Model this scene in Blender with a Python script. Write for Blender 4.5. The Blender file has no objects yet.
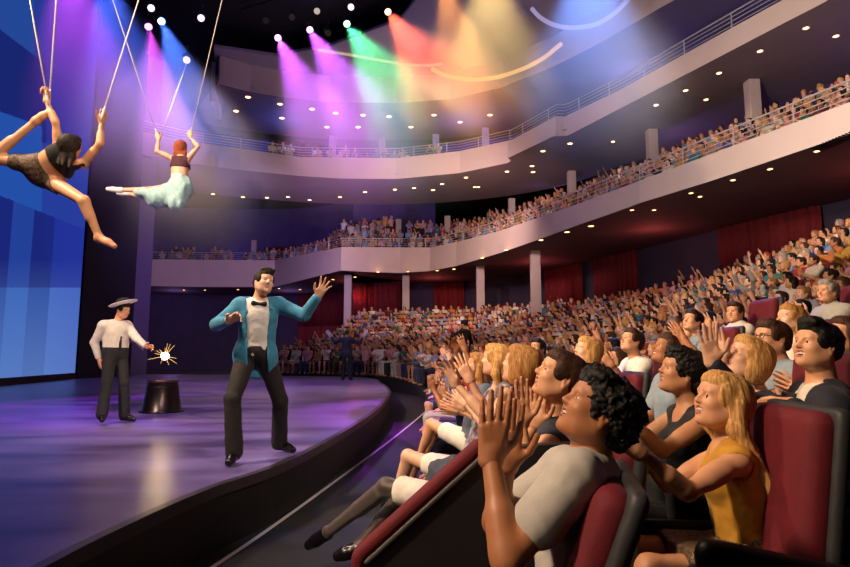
import bpy, math, random
import numpy as np
from mathutils import Vector, Matrix
random.seed(7)
rng = np.random.default_rng(11)
scene = bpy.context.scene
COL = scene.collection
PI = math.pi

# ------------------------------------------------------------------ camera
F = 600.0
BEAM = 30000
HAZE = .10
PITCH = math.atan(70.5 / F)
CAM = np.array([0.0, 0.0, 1.47])
_cf = np.array([0, math.cos(PITCH), math.sin(PITCH)])
_cu = np.array([0, -math.sin(PITCH), math.cos(PITCH)])
_cr = np.array([1.0, 0, 0])
cd = bpy.data.cameras.new('camera'); cam = bpy.data.objects.new('camera', cd); COL.objects.link(cam)
cd.sensor_width = 36; cd.lens = F / 850 * 36; cd.clip_start = 0.05; cd.clip_end = 300
cam.location = CAM; cam.rotation_euler = (PI / 2 + PITCH, 0, 0)
scene.camera = cam

def ray(px, py):
    return _cf * F + _cr * (px - 425) + _cu * (283.5 - py)
def at(px, py, Y):
    d = ray(px, py); return CAM + d * (Y / d[1])
def atz(px, py, z):
    d = ray(px, py); return CAM + d * ((z - CAM[2]) / d[2])
def proj(p):
    v = np.asarray(p, float) - CAM
    w = v @ _cf
    return (425 + F * (v @ _cr) / w, 283.5 - F * (v @ _cu) / w, w)

# ------------------------------------------------------------------ materials
def lin(h):
    c = [int(h[i:i + 2], 16) / 255 for i in (0, 2, 4)]
    return tuple((x / 12.92 if x <= .04045 else ((x + .055) / 1.055) ** 2.4) for x in c) + (1,)
_mats = {}
def mat(name, hexc, rough=.6, metal=0, var=.12, scale=8, bump=0, bscale=60, spec=.5, sheen=0, sss=0, hex2=None, stretch=None):
    if name in _mats: return _mats[name]
    m = bpy.data.materials.new(name); m.use_nodes = True
    nt = m.node_tree; b = nt.nodes['Principled BSDF']
    b.inputs['Roughness'].default_value = rough; b.inputs['Metallic'].default_value = metal
    b.inputs['Specular IOR Level'].default_value = spec
    if sheen: b.inputs['Sheen Weight'].default_value = sheen
    if sss:
        b.inputs['Subsurface Weight'].default_value = sss
        b.inputs['Subsurface Radius'].default_value = (.02, .008, .004)
        b.inputs['Subsurface Scale'].default_value = .6
    tc = nt.nodes.new('ShaderNodeTexCoord')
    n = nt.nodes.new('ShaderNodeTexNoise'); n.inputs['Scale'].default_value = scale; n.inputs['Detail'].default_value = 3
    src = tc.outputs['Object']
    if stretch:
        mp = nt.nodes.new('ShaderNodeMapping'); mp.inputs['Scale'].default_value = stretch; nt.links.new(src, mp.inputs['Vector']); src = mp.outputs[0]
    nt.links.new(src, n.inputs['Vector'])
    r = nt.nodes.new('ShaderNodeMix'); r.data_type = 'RGBA'
    c = lin(hexc); c2 = lin(hex2) if hex2 else tuple(x * (1 - var * 2) for x in c[:3]) + (1,)
    r.inputs['A'].default_value = c2; r.inputs['B'].default_value = c
    rp = nt.nodes.new('ShaderNodeMapRange'); rp.inputs['From Min'].default_value = .35; rp.inputs['From Max'].default_value = .65
    nt.links.new(n.outputs['Fac'], rp.inputs['Value']); nt.links.new(rp.outputs['Result'], r.inputs['Factor'])
    nt.links.new(r.outputs['Result'], b.inputs['Base Color'])
    if bump:
        n2 = nt.nodes.new('ShaderNodeTexNoise'); n2.inputs['Scale'].default_value = bscale
        nt.links.new(src, n2.inputs['Vector'])
        bp = nt.nodes.new('ShaderNodeBump'); bp.inputs['Strength'].default_value = bump; bp.inputs['Distance'].default_value = .01
        nt.links.new(n2.outputs['Fac'], bp.inputs['Height']); nt.links.new(bp.outputs['Normal'], b.inputs['Normal'])
    _mats[name] = m
    return m
def emit(name, hexc, s):
    if name in _mats: return _mats[name]
    m = bpy.data.materials.new(name); m.use_nodes = True
    nt = m.node_tree; nt.nodes.clear()
    e = nt.nodes.new('ShaderNodeEmission'); o = nt.nodes.new('ShaderNodeOutputMaterial')
    e.inputs['Color'].default_value = lin(hexc); e.inputs['Strength'].default_value = s
    nt.links.new(e.outputs[0], o.inputs[0]); _mats[name] = m
    return m

# ------------------------------------------------------------------ object helpers
def link(o, parent=None):
    COL.objects.link(o)
    if parent: o.parent = parent
    return o
def tag(o, label=None, cat=None, group=None, kind=None):
    if label: o['label'] = label
    if cat: o['category'] = cat
    if group: o['group'] = group
    if kind: o['kind'] = kind
    return o
def thing(name, loc, label, cat, group=None, rz=0):
    o = bpy.data.objects.new(name, None); o.empty_display_size = .1
    link(o); o.location = [float(v) for v in loc]; o.rotation_euler = (0, 0, rz)
    return tag(o, label, cat, group)
def mesh_np(name, V, Q, mi=None, smooth=True):
    """V (n,3), Q (m,4) quads (or (m,3))"""
    me = bpy.data.meshes.new(name)
    V = np.ascontiguousarray(V, dtype=np.float32); Q = np.ascontiguousarray(Q, dtype=np.int32)
    k = Q.shape[1]
    me.vertices.add(len(V)); me.vertices.foreach_set('co', V.ravel())
    me.loops.add(Q.size); me.loops.foreach_set('vertex_index', Q.ravel())
    me.polygons.add(len(Q)); me.polygons.foreach_set('loop_start', np.arange(0, Q.size, k, dtype=np.int32))
    me.polygons.foreach_set('use_smooth', np.full(len(Q), smooth, dtype=bool))
    if mi is not None: me.polygons.foreach_set('material_index', np.ascontiguousarray(mi, dtype=np.int32))
    me.update(calc_edges=True); me.validate()
    return me

class MB:
    def __init__(s): s.v = []; s.f = []; s.m = []; s.sm = []; s.cm = 0; s.csm = False
    def add(s, vs, fs):
        n = len(s.v); s.v += [tuple(float(c) for c in v) for v in vs]
        for f in fs: s.f.append([i + n for i in f]); s.m.append(s.cm); s.sm.append(s.csm)
    def box(s, c, size, rz=0, R=None):
        hx, hy, hz = [q / 2 for q in size]
        vs = [Vector((sx * hx, sy * hy, sz * hz)) for sz in (-1, 1) for sy in (-1, 1) for sx in (-1, 1)]
        M = R if R is not None else Matrix.Rotation(rz, 3, 'Z')
        vs = [M @ v + Vector(c) for v in vs]
        s.add(vs, [(0, 2, 3, 1), (4, 5, 7, 6), (0, 1, 5, 4), (2, 6, 7, 3), (0, 4, 6, 2), (1, 3, 7, 5)])
    def tube(s, pts, r, n=8, cap=True, rs=None):
        pts = [Vector([float(c) for c in p]) for p in pts]; rings = []
        for i, p in enumerate(pts):
            a = pts[max(i - 1, 0)]; b = pts[min(i + 1, len(pts) - 1)]
            t = (b - a).normalized()
            ref = Vector((0, 0, 1)) if abs(t.z) < .95 else Vector((1, 0, 0))
            x = t.cross(ref).normalized(); y = t.cross(x)
            rr = rs[i] if rs else r
            rings.append([p + (x * math.cos(2 * PI * k / n) + y * math.sin(2 * PI * k / n)) * rr for k in range(n)])
        vs = [v for R_ in rings for v in R_]; fs = []
        for i in range(len(pts) - 1):
            for k in range(n):
                fs.append((i * n + k, i * n + (k + 1) % n, (i + 1) * n + (k + 1) % n, (i + 1) * n + k))
        if cap: fs += [tuple(range(n))[::-1], tuple(range((len(pts) - 1) * n, len(pts) * n))]
        o = s.csm; s.csm = n > 5; s.add(vs, fs); s.csm = o
    def lathe(s, prof, c=(0, 0, 0), n=24, M=None, caps=True):
        vs = []; fs = []
        for r, z in prof:
            for k in range(n):
                v = Vector((r * math.cos(2 * PI * k / n), r * math.sin(2 * PI * k / n), z))
                if M is not None: v = M @ v
                vs.append(v + Vector(c))
        for i in range(len(prof) - 1):
            for k in range(n): fs.append((i * n + k, i * n + (k + 1) % n, (i + 1) * n + (k + 1) % n, (i + 1) * n + k))
        if caps: fs += [tuple(range(n))[::-1], tuple(range((len(prof) - 1) * n, len(prof) * n))]
        o = s.csm; s.csm = True; s.add(vs, fs); s.csm = o
    def strip(s, A, B):
        n = len(A); s.add(list(A) + list(B), [(i, i + 1, n + i + 1, n + i) for i in range(n - 1)])
    def prism(s, poly, z0, z1):
        n = len(poly); vs = [(p[0], p[1], z0) for p in poly] + [(p[0], p[1], z1) for p in poly]
        s.add(vs, [tuple(range(n))[::-1], tuple(range(n, 2 * n))] + [(i, (i + 1) % n, n + (i + 1) % n, n + i) for i in range(n)])
    def build(s, name, mats, parent=None, bevel=0):
        me = bpy.data.meshes.new(name); me.from_pydata(s.v, [], s.f); me.update()
        me.polygons.foreach_set('material_index', s.m); me.polygons.foreach_set('use_smooth', s.sm)
        o = bpy.data.objects.new(name, me); link(o, parent)
        for m in (mats if isinstance(mats, (list, tuple)) else [mats]): me.materials.append(m)
        if bevel:
            b = o.modifiers.new('b', 'BEVEL'); b.width = bevel; b.segments = 3; b.limit_method = 'ANGLE'
        return o
def struct(o): o['kind'] = 'structure'; return o

def catmull(P, n=12):
    P = np.array(P, float); Q = np.vstack([2 * P[0] - P[1], P, 2 * P[-1] - P[-2]]); out = []
    for i in range(1, len(Q) - 2):
        for t in np.linspace(0, 1, n, endpoint=False):
            a, b, c, d = Q[i - 1:i + 3]
            out.append(.5 * ((2 * b) + (c - a) * t + (2 * a - 5 * b + 4 * c - d) * t * t + (3 * b - a - 3 * c + d) * t ** 3))
    out.append(Q[-2]); return np.array(out)
def resample(P, step):
    P = np.array(P, float); s = np.r_[0, np.cumsum(np.linalg.norm(np.diff(P, axis=0), axis=1))]
    n = max(2, int(round(s[-1] / step)) + 1); t = np.linspace(0, s[-1], n)
    return np.stack([np.interp(t, s, P[:, k]) for k in range(P.shape[1])], 1)
def normals2(P):
    """outward (right-hand, away from the stage) normals for a curve running from near to far-left"""
    T = np.gradient(P[:, :2], axis=0); T /= np.linalg.norm(T, axis=1)[:, None]
    return np.stack([T[:, 1], -T[:, 0]], 1)
def offset(P, r):
    N = normals2(P); Q = P.copy(); Q[:, :2] += N * r; return Q
# ------------------------------------------------------------------ implicit surfaces -> meshes
def unit(v): v = np.asarray(v, float); return v / (np.linalg.norm(v) + 1e-12)
def frame(f, u):
    f = unit(f); r = unit(np.cross(f, u)); u = np.cross(r, f); return np.stack([r, f, u])  # rows: right, forward, up
class Field:
    def __init__(s, lo, hi, h):
        s.lo = np.asarray(lo, float); s.h = h
        s.n = np.maximum(4, np.ceil((np.asarray(hi) - s.lo) / h).astype(int) + 1)
        s.d = np.full(s.n, .05, np.float32); s.m = np.zeros(s.n, np.uint8)
        s.ax = [(s.lo[k] + np.arange(s.n[k]) * h).astype(np.float32) for k in range(3)]
    def sub(s, a, b):
        i0 = np.clip(np.floor((np.asarray(a) - s.lo) / s.h).astype(int), 0, s.n - 1)
        i1 = np.clip(np.ceil((np.asarray(b) - s.lo) / s.h).astype(int) + 1, 0, s.n)
        if np.any(i1 <= i0): return None
        sl = tuple(slice(i0[k], i1[k]) for k in range(3))
        return sl, s.ax[0][sl[0]][:, None, None], s.ax[1][sl[1]][None, :, None], s.ax[2][sl[2]][None, None, :]
    def put(s, p, inf=0, kk=None):
        t = p[0]
        k = p[-2] if kk is None else kk; m = p[-1]
        if t == 'c':
            a, ra, b, rb = np.asarray(p[1], float), p[2] + inf, np.asarray(p[3], float), p[4] + inf
            R = max(ra, rb) + k + .02
            q = s.sub(np.minimum(a, b) - R, np.maximum(a, b) + R)
            if q is None: return
            sl, X, Y, Z = q; ba = b - a; L = ba @ ba + 1e-12
            px, py, pz = X - a[0], Y - a[1], Z - a[2]
            tt = np.clip((px * ba[0] + py * ba[1] + pz * ba[2]) / L, 0, 1)
            d = np.sqrt((px - tt * ba[0]) ** 2 + (py - tt * ba[1]) ** 2 + (pz - tt * ba[2]) ** 2) - (ra + (rb - ra) * tt)
        else:
            c, rad, Rm = np.asarray(p[1], float), np.asarray(p[2], float) + inf, p[3]
            R = rad.max() + k + .02
            q = s.sub(c - R, c + R)
            if q is None: return
            sl, X, Y, Z = q
            px, py, pz = X - c[0], Y - c[1], Z - c[2]
            if Rm is None: Rm = np.eye(3)
            l = [px * Rm[i][0] + py * Rm[i][1] + pz * Rm[i][2] for i in range(3)]
            if t == 'e':
                k0 = np.sqrt(sum((l[i] / rad[i]) ** 2 for i in range(3))); k1 = np.sqrt(sum((l[i] / rad[i] ** 2) ** 2 for i in range(3))) + 1e-9
                d = k0 * (k0 - 1) / k1
            else:  # 'b' rounded box, rad incl. rounding p[4]
                rr = p[4]; qv = [np.abs(l[i]) - rad[i] + rr for i in range(3)]
                d = np.sqrt(sum(np.maximum(x, 0) ** 2 for x in qv)) + np.minimum(np.maximum(np.maximum(qv[0], qv[1]), qv[2]), 0) - rr
        o = s.d[sl]
        if m == 255:   # carve
            hh = np.maximum(k - np.abs(o + d), 0) / max(k, 1e-6)
            s.d[sl] = np.maximum(o, -d) + hh * hh * k / 4
            return
        w = d < o; s.m[sl][w] = m
        hh = np.maximum(k - np.abs(o - d), 0) / max(k, 1e-6)
        s.d[sl] = np.minimum(o, d) - hh * hh * k / 4
    def half(s, pt, n):
        """keep the side n points AWAY from (removes where (p-pt).n > 0)"""
        X, Y, Z = s.ax[0][:, None, None], s.ax[1][None, :, None], s.ax[2][None, None, :]
        n = unit(n); s.d = np.maximum(s.d, (X - pt[0]) * n[0] + (Y - pt[1]) * n[1] + (Z - pt[2]) * n[2]).astype(np.float32)
    def noise(s, amp, f, fine=0, ff=0, stretch=(1, 1, 1)):
        X, Y, Z = s.ax[0][:, None, None] * stretch[0], s.ax[1][None, :, None] * stretch[1], s.ax[2][None, None, :] * stretch[2]
        g = lambda q: np.sin(q * X + 1.7 * np.sin(q * .7 * Y + 1)) * np.sin(q * Y + 1.3 * np.sin(q * .8 * Z + 2)) * np.sin(q * Z + 1.5 * np.sin(q * .6 * X))
        s.d = s.d + (amp * g(f)).astype(np.float32)
        if fine: s.d = s.d + (fine * g(ff)).astype(np.float32)
    def mesh(s):
        d = s.d; d[0] = d[-1] = .05; d[:, 0] = d[:, -1] = .05; d[:, :, 0] = d[:, :, -1] = .05
        g = d < 0; n = s.n - 1
        cs = np.zeros(n, np.uint8)
        off = [(i, j, k) for i in (0, 1) for j in (0, 1) for k in (0, 1)]
        for i, j, k in off: cs += g[i:i + n[0], j:j + n[1], k:k + n[2]]
        act = np.argwhere((cs > 0) & (cs < 8))
        if len(act) == 0: return np.zeros((0, 3)), np.zeros((0, 4), int), np.zeros(0, int)
        idx = np.full(n, -1, np.int32); idx[tuple(act.T)] = np.arange(len(act))
        val = np.stack([d[act[:, 0] + i, act[:, 1] + j, act[:, 2] + k] for i, j, k in off], 1)
        acc = np.zeros((len(act), 3)); cnt = np.zeros(len(act))
        O = np.array(off, float)
        for a in range(8):
            for b in range(a + 1, 8):
                if np.abs(O[a] - O[b]).sum() != 1: continue
                va, vb = val[:, a], val[:, b]; c = (va < 0) != (vb < 0)
                t = np.where(c, va / np.where(c, va - vb, 1), 0)[:, None]
                acc += np.where(c[:, None], O[a] + t * (O[b] - O[a]), 0); cnt += c
        V = s.lo + (act + acc / cnt[:, None]) * s.h
        best = np.argmin(np.abs(val), 1); ob = np.array(off)[best]
        vm = s.m[act[:, 0] + ob[:, 0], act[:, 1] + ob[:, 1], act[:, 2] + ob[:, 2]]
        Q = []
        for ax in range(3):
            sh = [slice(None)] * 3; sh2 = [slice(None)] * 3
            sh[ax] = slice(0, -1); sh2[ax] = slice(1, None)
            e = g[tuple(sh)] != g[tuple(sh2)]
            E = np.argwhere(e); u, v = [(1, 2), (2, 0), (0, 1)][ax]
            E = E[(E[:, u] > 0) & (E[:, v] > 0) & (E[:, u] < n[u]) & (E[:, v] < n[v])]
            du = np.zeros(3, int); du[u] = 1; dv = np.zeros(3, int); dv[v] = 1
            q = np.stack([idx[tuple((E - du - dv).T)], idx[tuple((E - dv).T)], idx[tuple(E.T)], idx[tuple((E - du).T)]], 1)
            fl = g[tuple(E.T)]
            q[~fl] = q[~fl][:, ::-1]
            Q.append(q)
        Q = np.vstack(Q); return V, Q, vm[Q[:, 0]].astype(int)
def relax(V, Q, n=1):
    for _ in range(n):
        acc = np.zeros_like(V); c = np.zeros(len(V))
        for a, b in ((0, 1), (1, 2), (2, 3), (3, 0)):
            np.add.at(acc, Q[:, a], V[Q[:, b]]); np.add.at(acc, Q[:, b], V[Q[:, a]])
            np.add.at(c, Q[:, a], 1); np.add.at(c, Q[:, b], 1)
        V = V * .5 + .5 * acc / np.maximum(c, 1)[:, None]
    return V
def bounds(prims, pad=.04):
    lo = np.full(3, 1e9); hi = -lo
    for p in prims:
        if p[0] == 'c':
            r = max(p[2], p[4]); pts = [np.asarray(p[1]) - r, np.asarray(p[1]) + r, np.asarray(p[3]) - r, np.asarray(p[3]) + r]
        else: r = max(p[2]); pts = [np.asarray(p[1]) - r, np.asarray(p[1]) + r]
        if p[-1] == 255: continue
        lo = np.minimum(lo, np.min(pts, 0)); hi = np.maximum(hi, np.max(pts, 0))
    return lo - pad, hi + pad
def solid(prims, h, inf=0, cuts=(), noise=None, carve=(), sm=0):
    lo, hi = bounds(prims, .03 + inf)
    f = Field(lo, hi, h)
    for p in prims: f.put(p, inf)
    if noise: f.noise(*noise)
    for p in carve: f.put(p)
    for c in cuts: f.half(*c)
    V, Q, M = f.mesh()
    if sm and len(V): V = relax(V, Q, sm)
    return V, Q, M
def merge(parts):
    V = []; Q = []; M = []; n = 0
    for v, q, m in parts:
        V.append(v); Q.append(q + n); M.append(m); n += len(v)
    return np.vstack(V), np.vstack(Q), np.concatenate(M)

# ------------------------------------------------------------------ human figure
# material slots of a body mesh: 0 skin 1 lips 2 eye white 3 iris 4 teeth 5 brow 6 mouth dark
def ik(a, t, l1, l2, pole):
    a = np.asarray(a, float); t = np.asarray(t, float); d = t - a; D = np.linalg.norm(d); D2 = min(D, (l1 + l2) * .995)
    u = d / D; t = a + u * D2
    x = (l1 * l1 - l2 * l2 + D2 * D2) / (2 * D2); y = math.sqrt(max(l1 * l1 - x * x, 1e-6))
    w = np.asarray(pole, float); w = w - (w @ u) * u; w = unit(w)
    return a + u * x + w * y, t
def C(a, ra, b, rb, k=.03, m=0): return ('c', a, ra, b, rb, k, m)
def El(c, r, R=None, k=.03, m=0): return ('e', c, r, R, k, m)

def torso(J, fem=False, s=1, fat=1.0):
    P, N = np.asarray(J['pel']), np.asarray(J['neck'])
    up = unit(N - P); ac = unit(np.asarray(J['sr']) - np.asarray(J['sl'])); fw = unit(np.cross(up, ac))
    hipac = unit(np.asarray(J['hr']) - np.asarray(J['hl'])); hfw = unit(np.cross(up, hipac))
    R = np.stack([ac, fw, up]); RP = np.stack([hipac, hfw, unit(np.cross(hipac, hfw))])
    mid = (R + RP) / 2
    L = np.linalg.norm(N - P); q = lambda t, f=0, a=0: P + up * L * t + fw * f * s + ac * a * s
    g = s * fat
    o = [El(P + up * .01, np.array([.165, .118, .115] if not fem else [.172, .125, .12]) * g, RP, .05),
         El(q(.30), np.array([.140, .105, .13] if not fem else [.122, .095, .12]) * g, R, .07),
         El(q(.55, .005), np.array([.150, .112, .15] if not fem else [.128, .100, .14]) * g, R, .07),
         El(q(.76, .0), np.array([.160, .105, .13] if not fem else [.138, .092, .12]) * g, R, .06)]
    if fem:
        for a in (-1, 1): o.append(El(q(.66, .085, a * .066), np.array([.058, .05, .058]) * s, R, .03))
    else:
        for a in (-1, 1): o.append(El(q(.72, .070, a * .065), np.array([.075, .028, .05]) * g, R, .05))
    sh = .058 if not fem else .046
    for k_ in ('sl', 'sr'):
        S = np.asarray(J[k_]); o.append(C(N - up * .045 * s, .055 * s, S, sh * s, .05))
    return o, R, up, fw, ac, L
def neckp(J, fem, s):
    H = np.asarray(J['head']); Fm = frame(J['hf'], J['hu'])
    base = H - Fm[1] * .022 * s - Fm[2] * .055 * s
    r = (.052 if fem else .060) * s
    return [C(np.asarray(J['neck']) - unit(np.asarray(J['neck']) - np.asarray(J['pel'])) * .02, r * 1.08, base, r * .93, .03)]
def arms(J, fem, s, hand=True, sides='lr'):
    o = []; w = (.82 if fem else 1.0) * s
    for k_ in sides:
        S, E_, W = [np.asarray(J[c + k_]) for c in 'sew']
        o.append(C(S, .054 * w, E_, .040 * w, .025)); 
        m = E_ + (W - E_) * .28
        o.append(C(S + (E_ - S) * .35, .050 * w, S + (E_ - S) * .6, .047 * w, .02))
        o.append(C(E_, .040 * w, W, .026 * w, .02)); o.append(C(E_ + (W - E_) * .12, .042 * w, m + (W - E_) * .15, .040 * w, .02))
    return o
def legs(J, fem, s, sides='lr'):
    o = []; w = (.96 if fem else 1.0) * s
    for k_ in sides:
        H, K, A, T = [np.asarray(J[c + k_]) for c in 'hkat']
        o.append(C(H, .085 * w, K, .052 * w, .03)); o.append(C(K, .053 * w, A, .034 * w, .03))
        cd_ = unit(K - A); back = -unit((T - A) - ((T - A) @ cd_) * cd_)
        o.append(C(K + (A - K) * .15 + back * .018 * s, .045 * w, K + (A - K) * .45 + back * .014 * s, .042 * w, .03))
    return o
def feet(J, s, sides='lr', inf=0, m=0):
    o = []
    for k_ in sides:
        A, T = np.asarray(J['a' + k_]), np.asarray(J['t' + k_]); K = np.asarray(J['k' + k_]); dn = unit(A - K); f = unit(T - A)
        heel = A + dn * .04 * s - f * .035 * s
        o += [C(A, .034 * s + inf, heel, .032 * s + inf, .02, m), C(heel, .032 * s + inf, A + (T - A) * .6, .036 * s + inf, .02, m),
              C(A, .033 * s + inf, T, .024 * s + inf, .03, m), C(A + (T - A) * .6, .036 * s + inf, T, .024 * s + inf, .015, m)]
    return o
def head(J, fem, s, smile=.5, eyes=True):
    s = s * J.get('hs', 1)
    R = frame(J['hf'], J['hu']); H = np.asarray(J['head'])
    L = lambda x, y, z: H + (R[0] * x + R[1] * y + R[2] * z) * s
    S = lambda *a: np.array(a) * s
    jw = .93 if fem else 1.0
    o = [El(L(0, -.018, .035), S(.074, .094, .083), R, .03), El(L(0, .026, -.018), S(.066 * jw, .064, .078), R, .03),
         El(L(0, .044, -.060), S(.050 * jw, .046, .045), R, .03), El(L(0, .075, -.092), S(.021 * jw, .019, .017), R, .02),
         El(L(0, .052, .045), S(.058, .045, .045), R, .03),
         C(L(0, .090, .018), .008 * s, L(0, .108, -.014), .0100 * s, .014), El(L(0, .101, -.018), S(.0155, .012, .009), R, .008),
         C(L(-.036, .083, .026), .009 * s, L(.036, .083, .026), .009 * s, .015)]
    for a in (-1, 1):
        o.append(El(L(a * .035, .066, -.020), S(.024, .024, .020), R, .03))
        o.append(C(L(a * .030, .036, -.072), .022 * s, L(a * .050, -.002, -.045), .026 * s, .04))
        o.append(El(L(a * .031, .094, .010), S(.014, .011, .0085), R, .010, 255))
    if eyes:
        for a in (-1, 1):
            o.append(El(L(a * .031, .0765, .008), S(.0135, .0130, .0105), R, .002, 2)); o.append(El(L(a * .031, .0880, .0075), S(.0062, .0035, .0062), R, .001, 3))
            o.append(C(L(a * .017, .0850, .0135), .0046 * s, L(a * .032, .0885, .0160), .0042 * s, .003, 0)); o.append(C(L(a * .032, .0885, .0160), .0042 * s, L(a * .046, .0770, .0120), .0040 * s, .003, 0))
            o.append(C(L(a * .017, .0840, .0010), .0042 * s, L(a * .032, .0860, -.0015), .0042 * s, .003, 0)); o.append(C(L(a * .032, .0860, -.0015), .0042 * s, L(a * .046, .0765, .0030), .0040 * s, .003, 0))
            o.append(C(L(a * .014, .0945, .0290), .0052 * s, L(a * .046, .080, .034), .0038 * s, .002, 5))
    mw = .019 + .009 * smile; op = .004 + .010 * smile
    if smile > .3:
        o.append(El(L(0, .094, -.052), S(mw * .95, .020, op), R, .003, 255))
        o.append(El(L(0, .068, -.054), S(mw * 1.1, .012, op * 1.3), R, .001, 6))
        o.append(('b', L(0, .079, -.050 + op * .25), S(mw * .80, .010, op * .55), R, .003, .0005, 4))
    up_, lo_ = -.046 + op * .55, -.053 - op * .95
    for a in (-1, 1):
        o.append(C(L(a * .004, .0955, up_), .0040 * s, L(a * mw, .080, -.0465), .0024 * s, .003, 1))
        o.append(C(L(0, .0925, lo_), .0048 * s, L(a * mw * .6, .088, lo_ + .003), .0042 * s, .002, 1)); o.append(C(L(a * mw * .6, .088, lo_ + .003), .0042 * s, L(a * mw, .080, -.0475), .0024 * s, .002, 1))
        o.append(El(L(a * .075, -.008, -.002), S(.008, .017, .030), R, .008)); 
        o.append(El(L(a * .083, -.004, .002), S(.005, .009, .016), R, .004, 255)); o.append(El(L(a * .078, -.004, -.030), S(.006, .009, .010), R, .006))
    return o, R, L, S
def hand(W, dr, thumb, n_, curl=.2, spread=.12, s=1, fold=1):
    """W wrist, dr pointing direction, thumb side direction, n_ palm facing"""
    d = unit(dr); t = unit(np.asarray(thumb) - (np.asarray(thumb) @ d) * d); n = unit(np.cross(d, t)); n = n if n @ np.asarray(n_) > 0 else -n
    W = np.asarray(W, float); P = lambda a, b, c=0: W + (d * a + t * b + n * c) * s
    o = []
    kn = [(.092, .030), (.096, .009), (.090, -.012), (.081, -.031)]
    for (a, b) in kn: o.append(C(P(.0, b * .55), .0165 * s, P(a, b), .0115 * s, .016))
    o.append(El(P(.035, .026, .010), np.array([.017, .03, .013]) * s, np.stack([t, d, n]), .012))
    ln = [(.040, .025, .020), (.045, .028, .021), (.041, .026, .020), (.032, .020, .018)]
    for i, ((a, b), q) in enumerate(zip(kn, ln)):
        p = P(a, b); sp = (1.5 - i) * spread; ang = curl * (.7 + .1 * i); v = None
        for j, l in enumerate(q):
            dd = d * math.cos(sp) + t * math.sin(sp)
            v = dd * math.cos(ang) + n * math.sin(ang); e = p + v * l * s
            r0 = (.0102 - .0012 * j) * s * (1 if i < 3 else .88); o.append(C(p, r0, e, r0 * .9, .003)); p = e; ang += curl * 1.1
    p = P(.022, .026, .006)
    v = unit(d * .62 + t * (.75 if fold else .2) + n * .30); e = p + v * .042 * s; o.append(C(p, .0145 * s, e, .011 * s, .012))
    v = unit(d * .85 + t * .38 + n * (.25 + curl * .5)); e2 = e + v * .030 * s; o.append(C(e, .011 * s, e2, .010 * s, .003))
    e3 = e2 + unit(d * .92 + t * .2 + n * (.25 + curl)) * .026 * s; o.append(C(e2, .010 * s, e3, .0082 * s, .003))
    o.append(C(W - d * .005 * s, .0235 * s, W + d * .02 * s, .020 * s, .02))
    return o
def fist(W, dr, s=1):
    d = unit(dr); return [C(np.asarray(W), .028 * s, np.asarray(W) + d * .075 * s, .034 * s, .02), C(np.asarray(W) + d * .06 * s, .03 * s, np.asarray(W) + d * .16 * s, .014 * s, .02)]

SKIN = {}
def skin(k):
    if k not in SKIN:
        hx = {'fair': 'E6B092', 'tan': 'D89C76', 'olive': 'BE8660', 'brown': 'A86C48', 'deep': '5E3A28'}[k]
        l2 = {'fair': 'B8605A', 'tan': 'A85850', 'olive': '96504A', 'brown': '7A4038', 'deep': '4E2A26'}[k]
        SKIN[k] = [mat('skin_' + k, hx, .50, var=.05, scale=14, sss=.0, bump=.05, bscale=300), mat('lips_' + k, l2, .35, var=.03), mat('eye_white', 'CFC6BE', .3, var=0, spec=.2),
                   mat('iris', '2A1A12', .15, var=0), mat('teeth', 'DAD4CA', .3, var=0), mat('brow', '3A2418', .8, var=.1), mat('mouth_inside', '4A1414', .5, var=0)]
    return SKIN[k]
def put_mesh(name, vqm, mats, root, off):
    V, Q, M = vqm
    if len(V) == 0: return None
    me = mesh_np(name, V - np.asarray(off, float), Q, np.minimum(M, len(mats) - 1))
    for m in mats: me.materials.append(m)
    o = bpy.data.objects.new(name, me); link(o, root)
    return o

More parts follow.
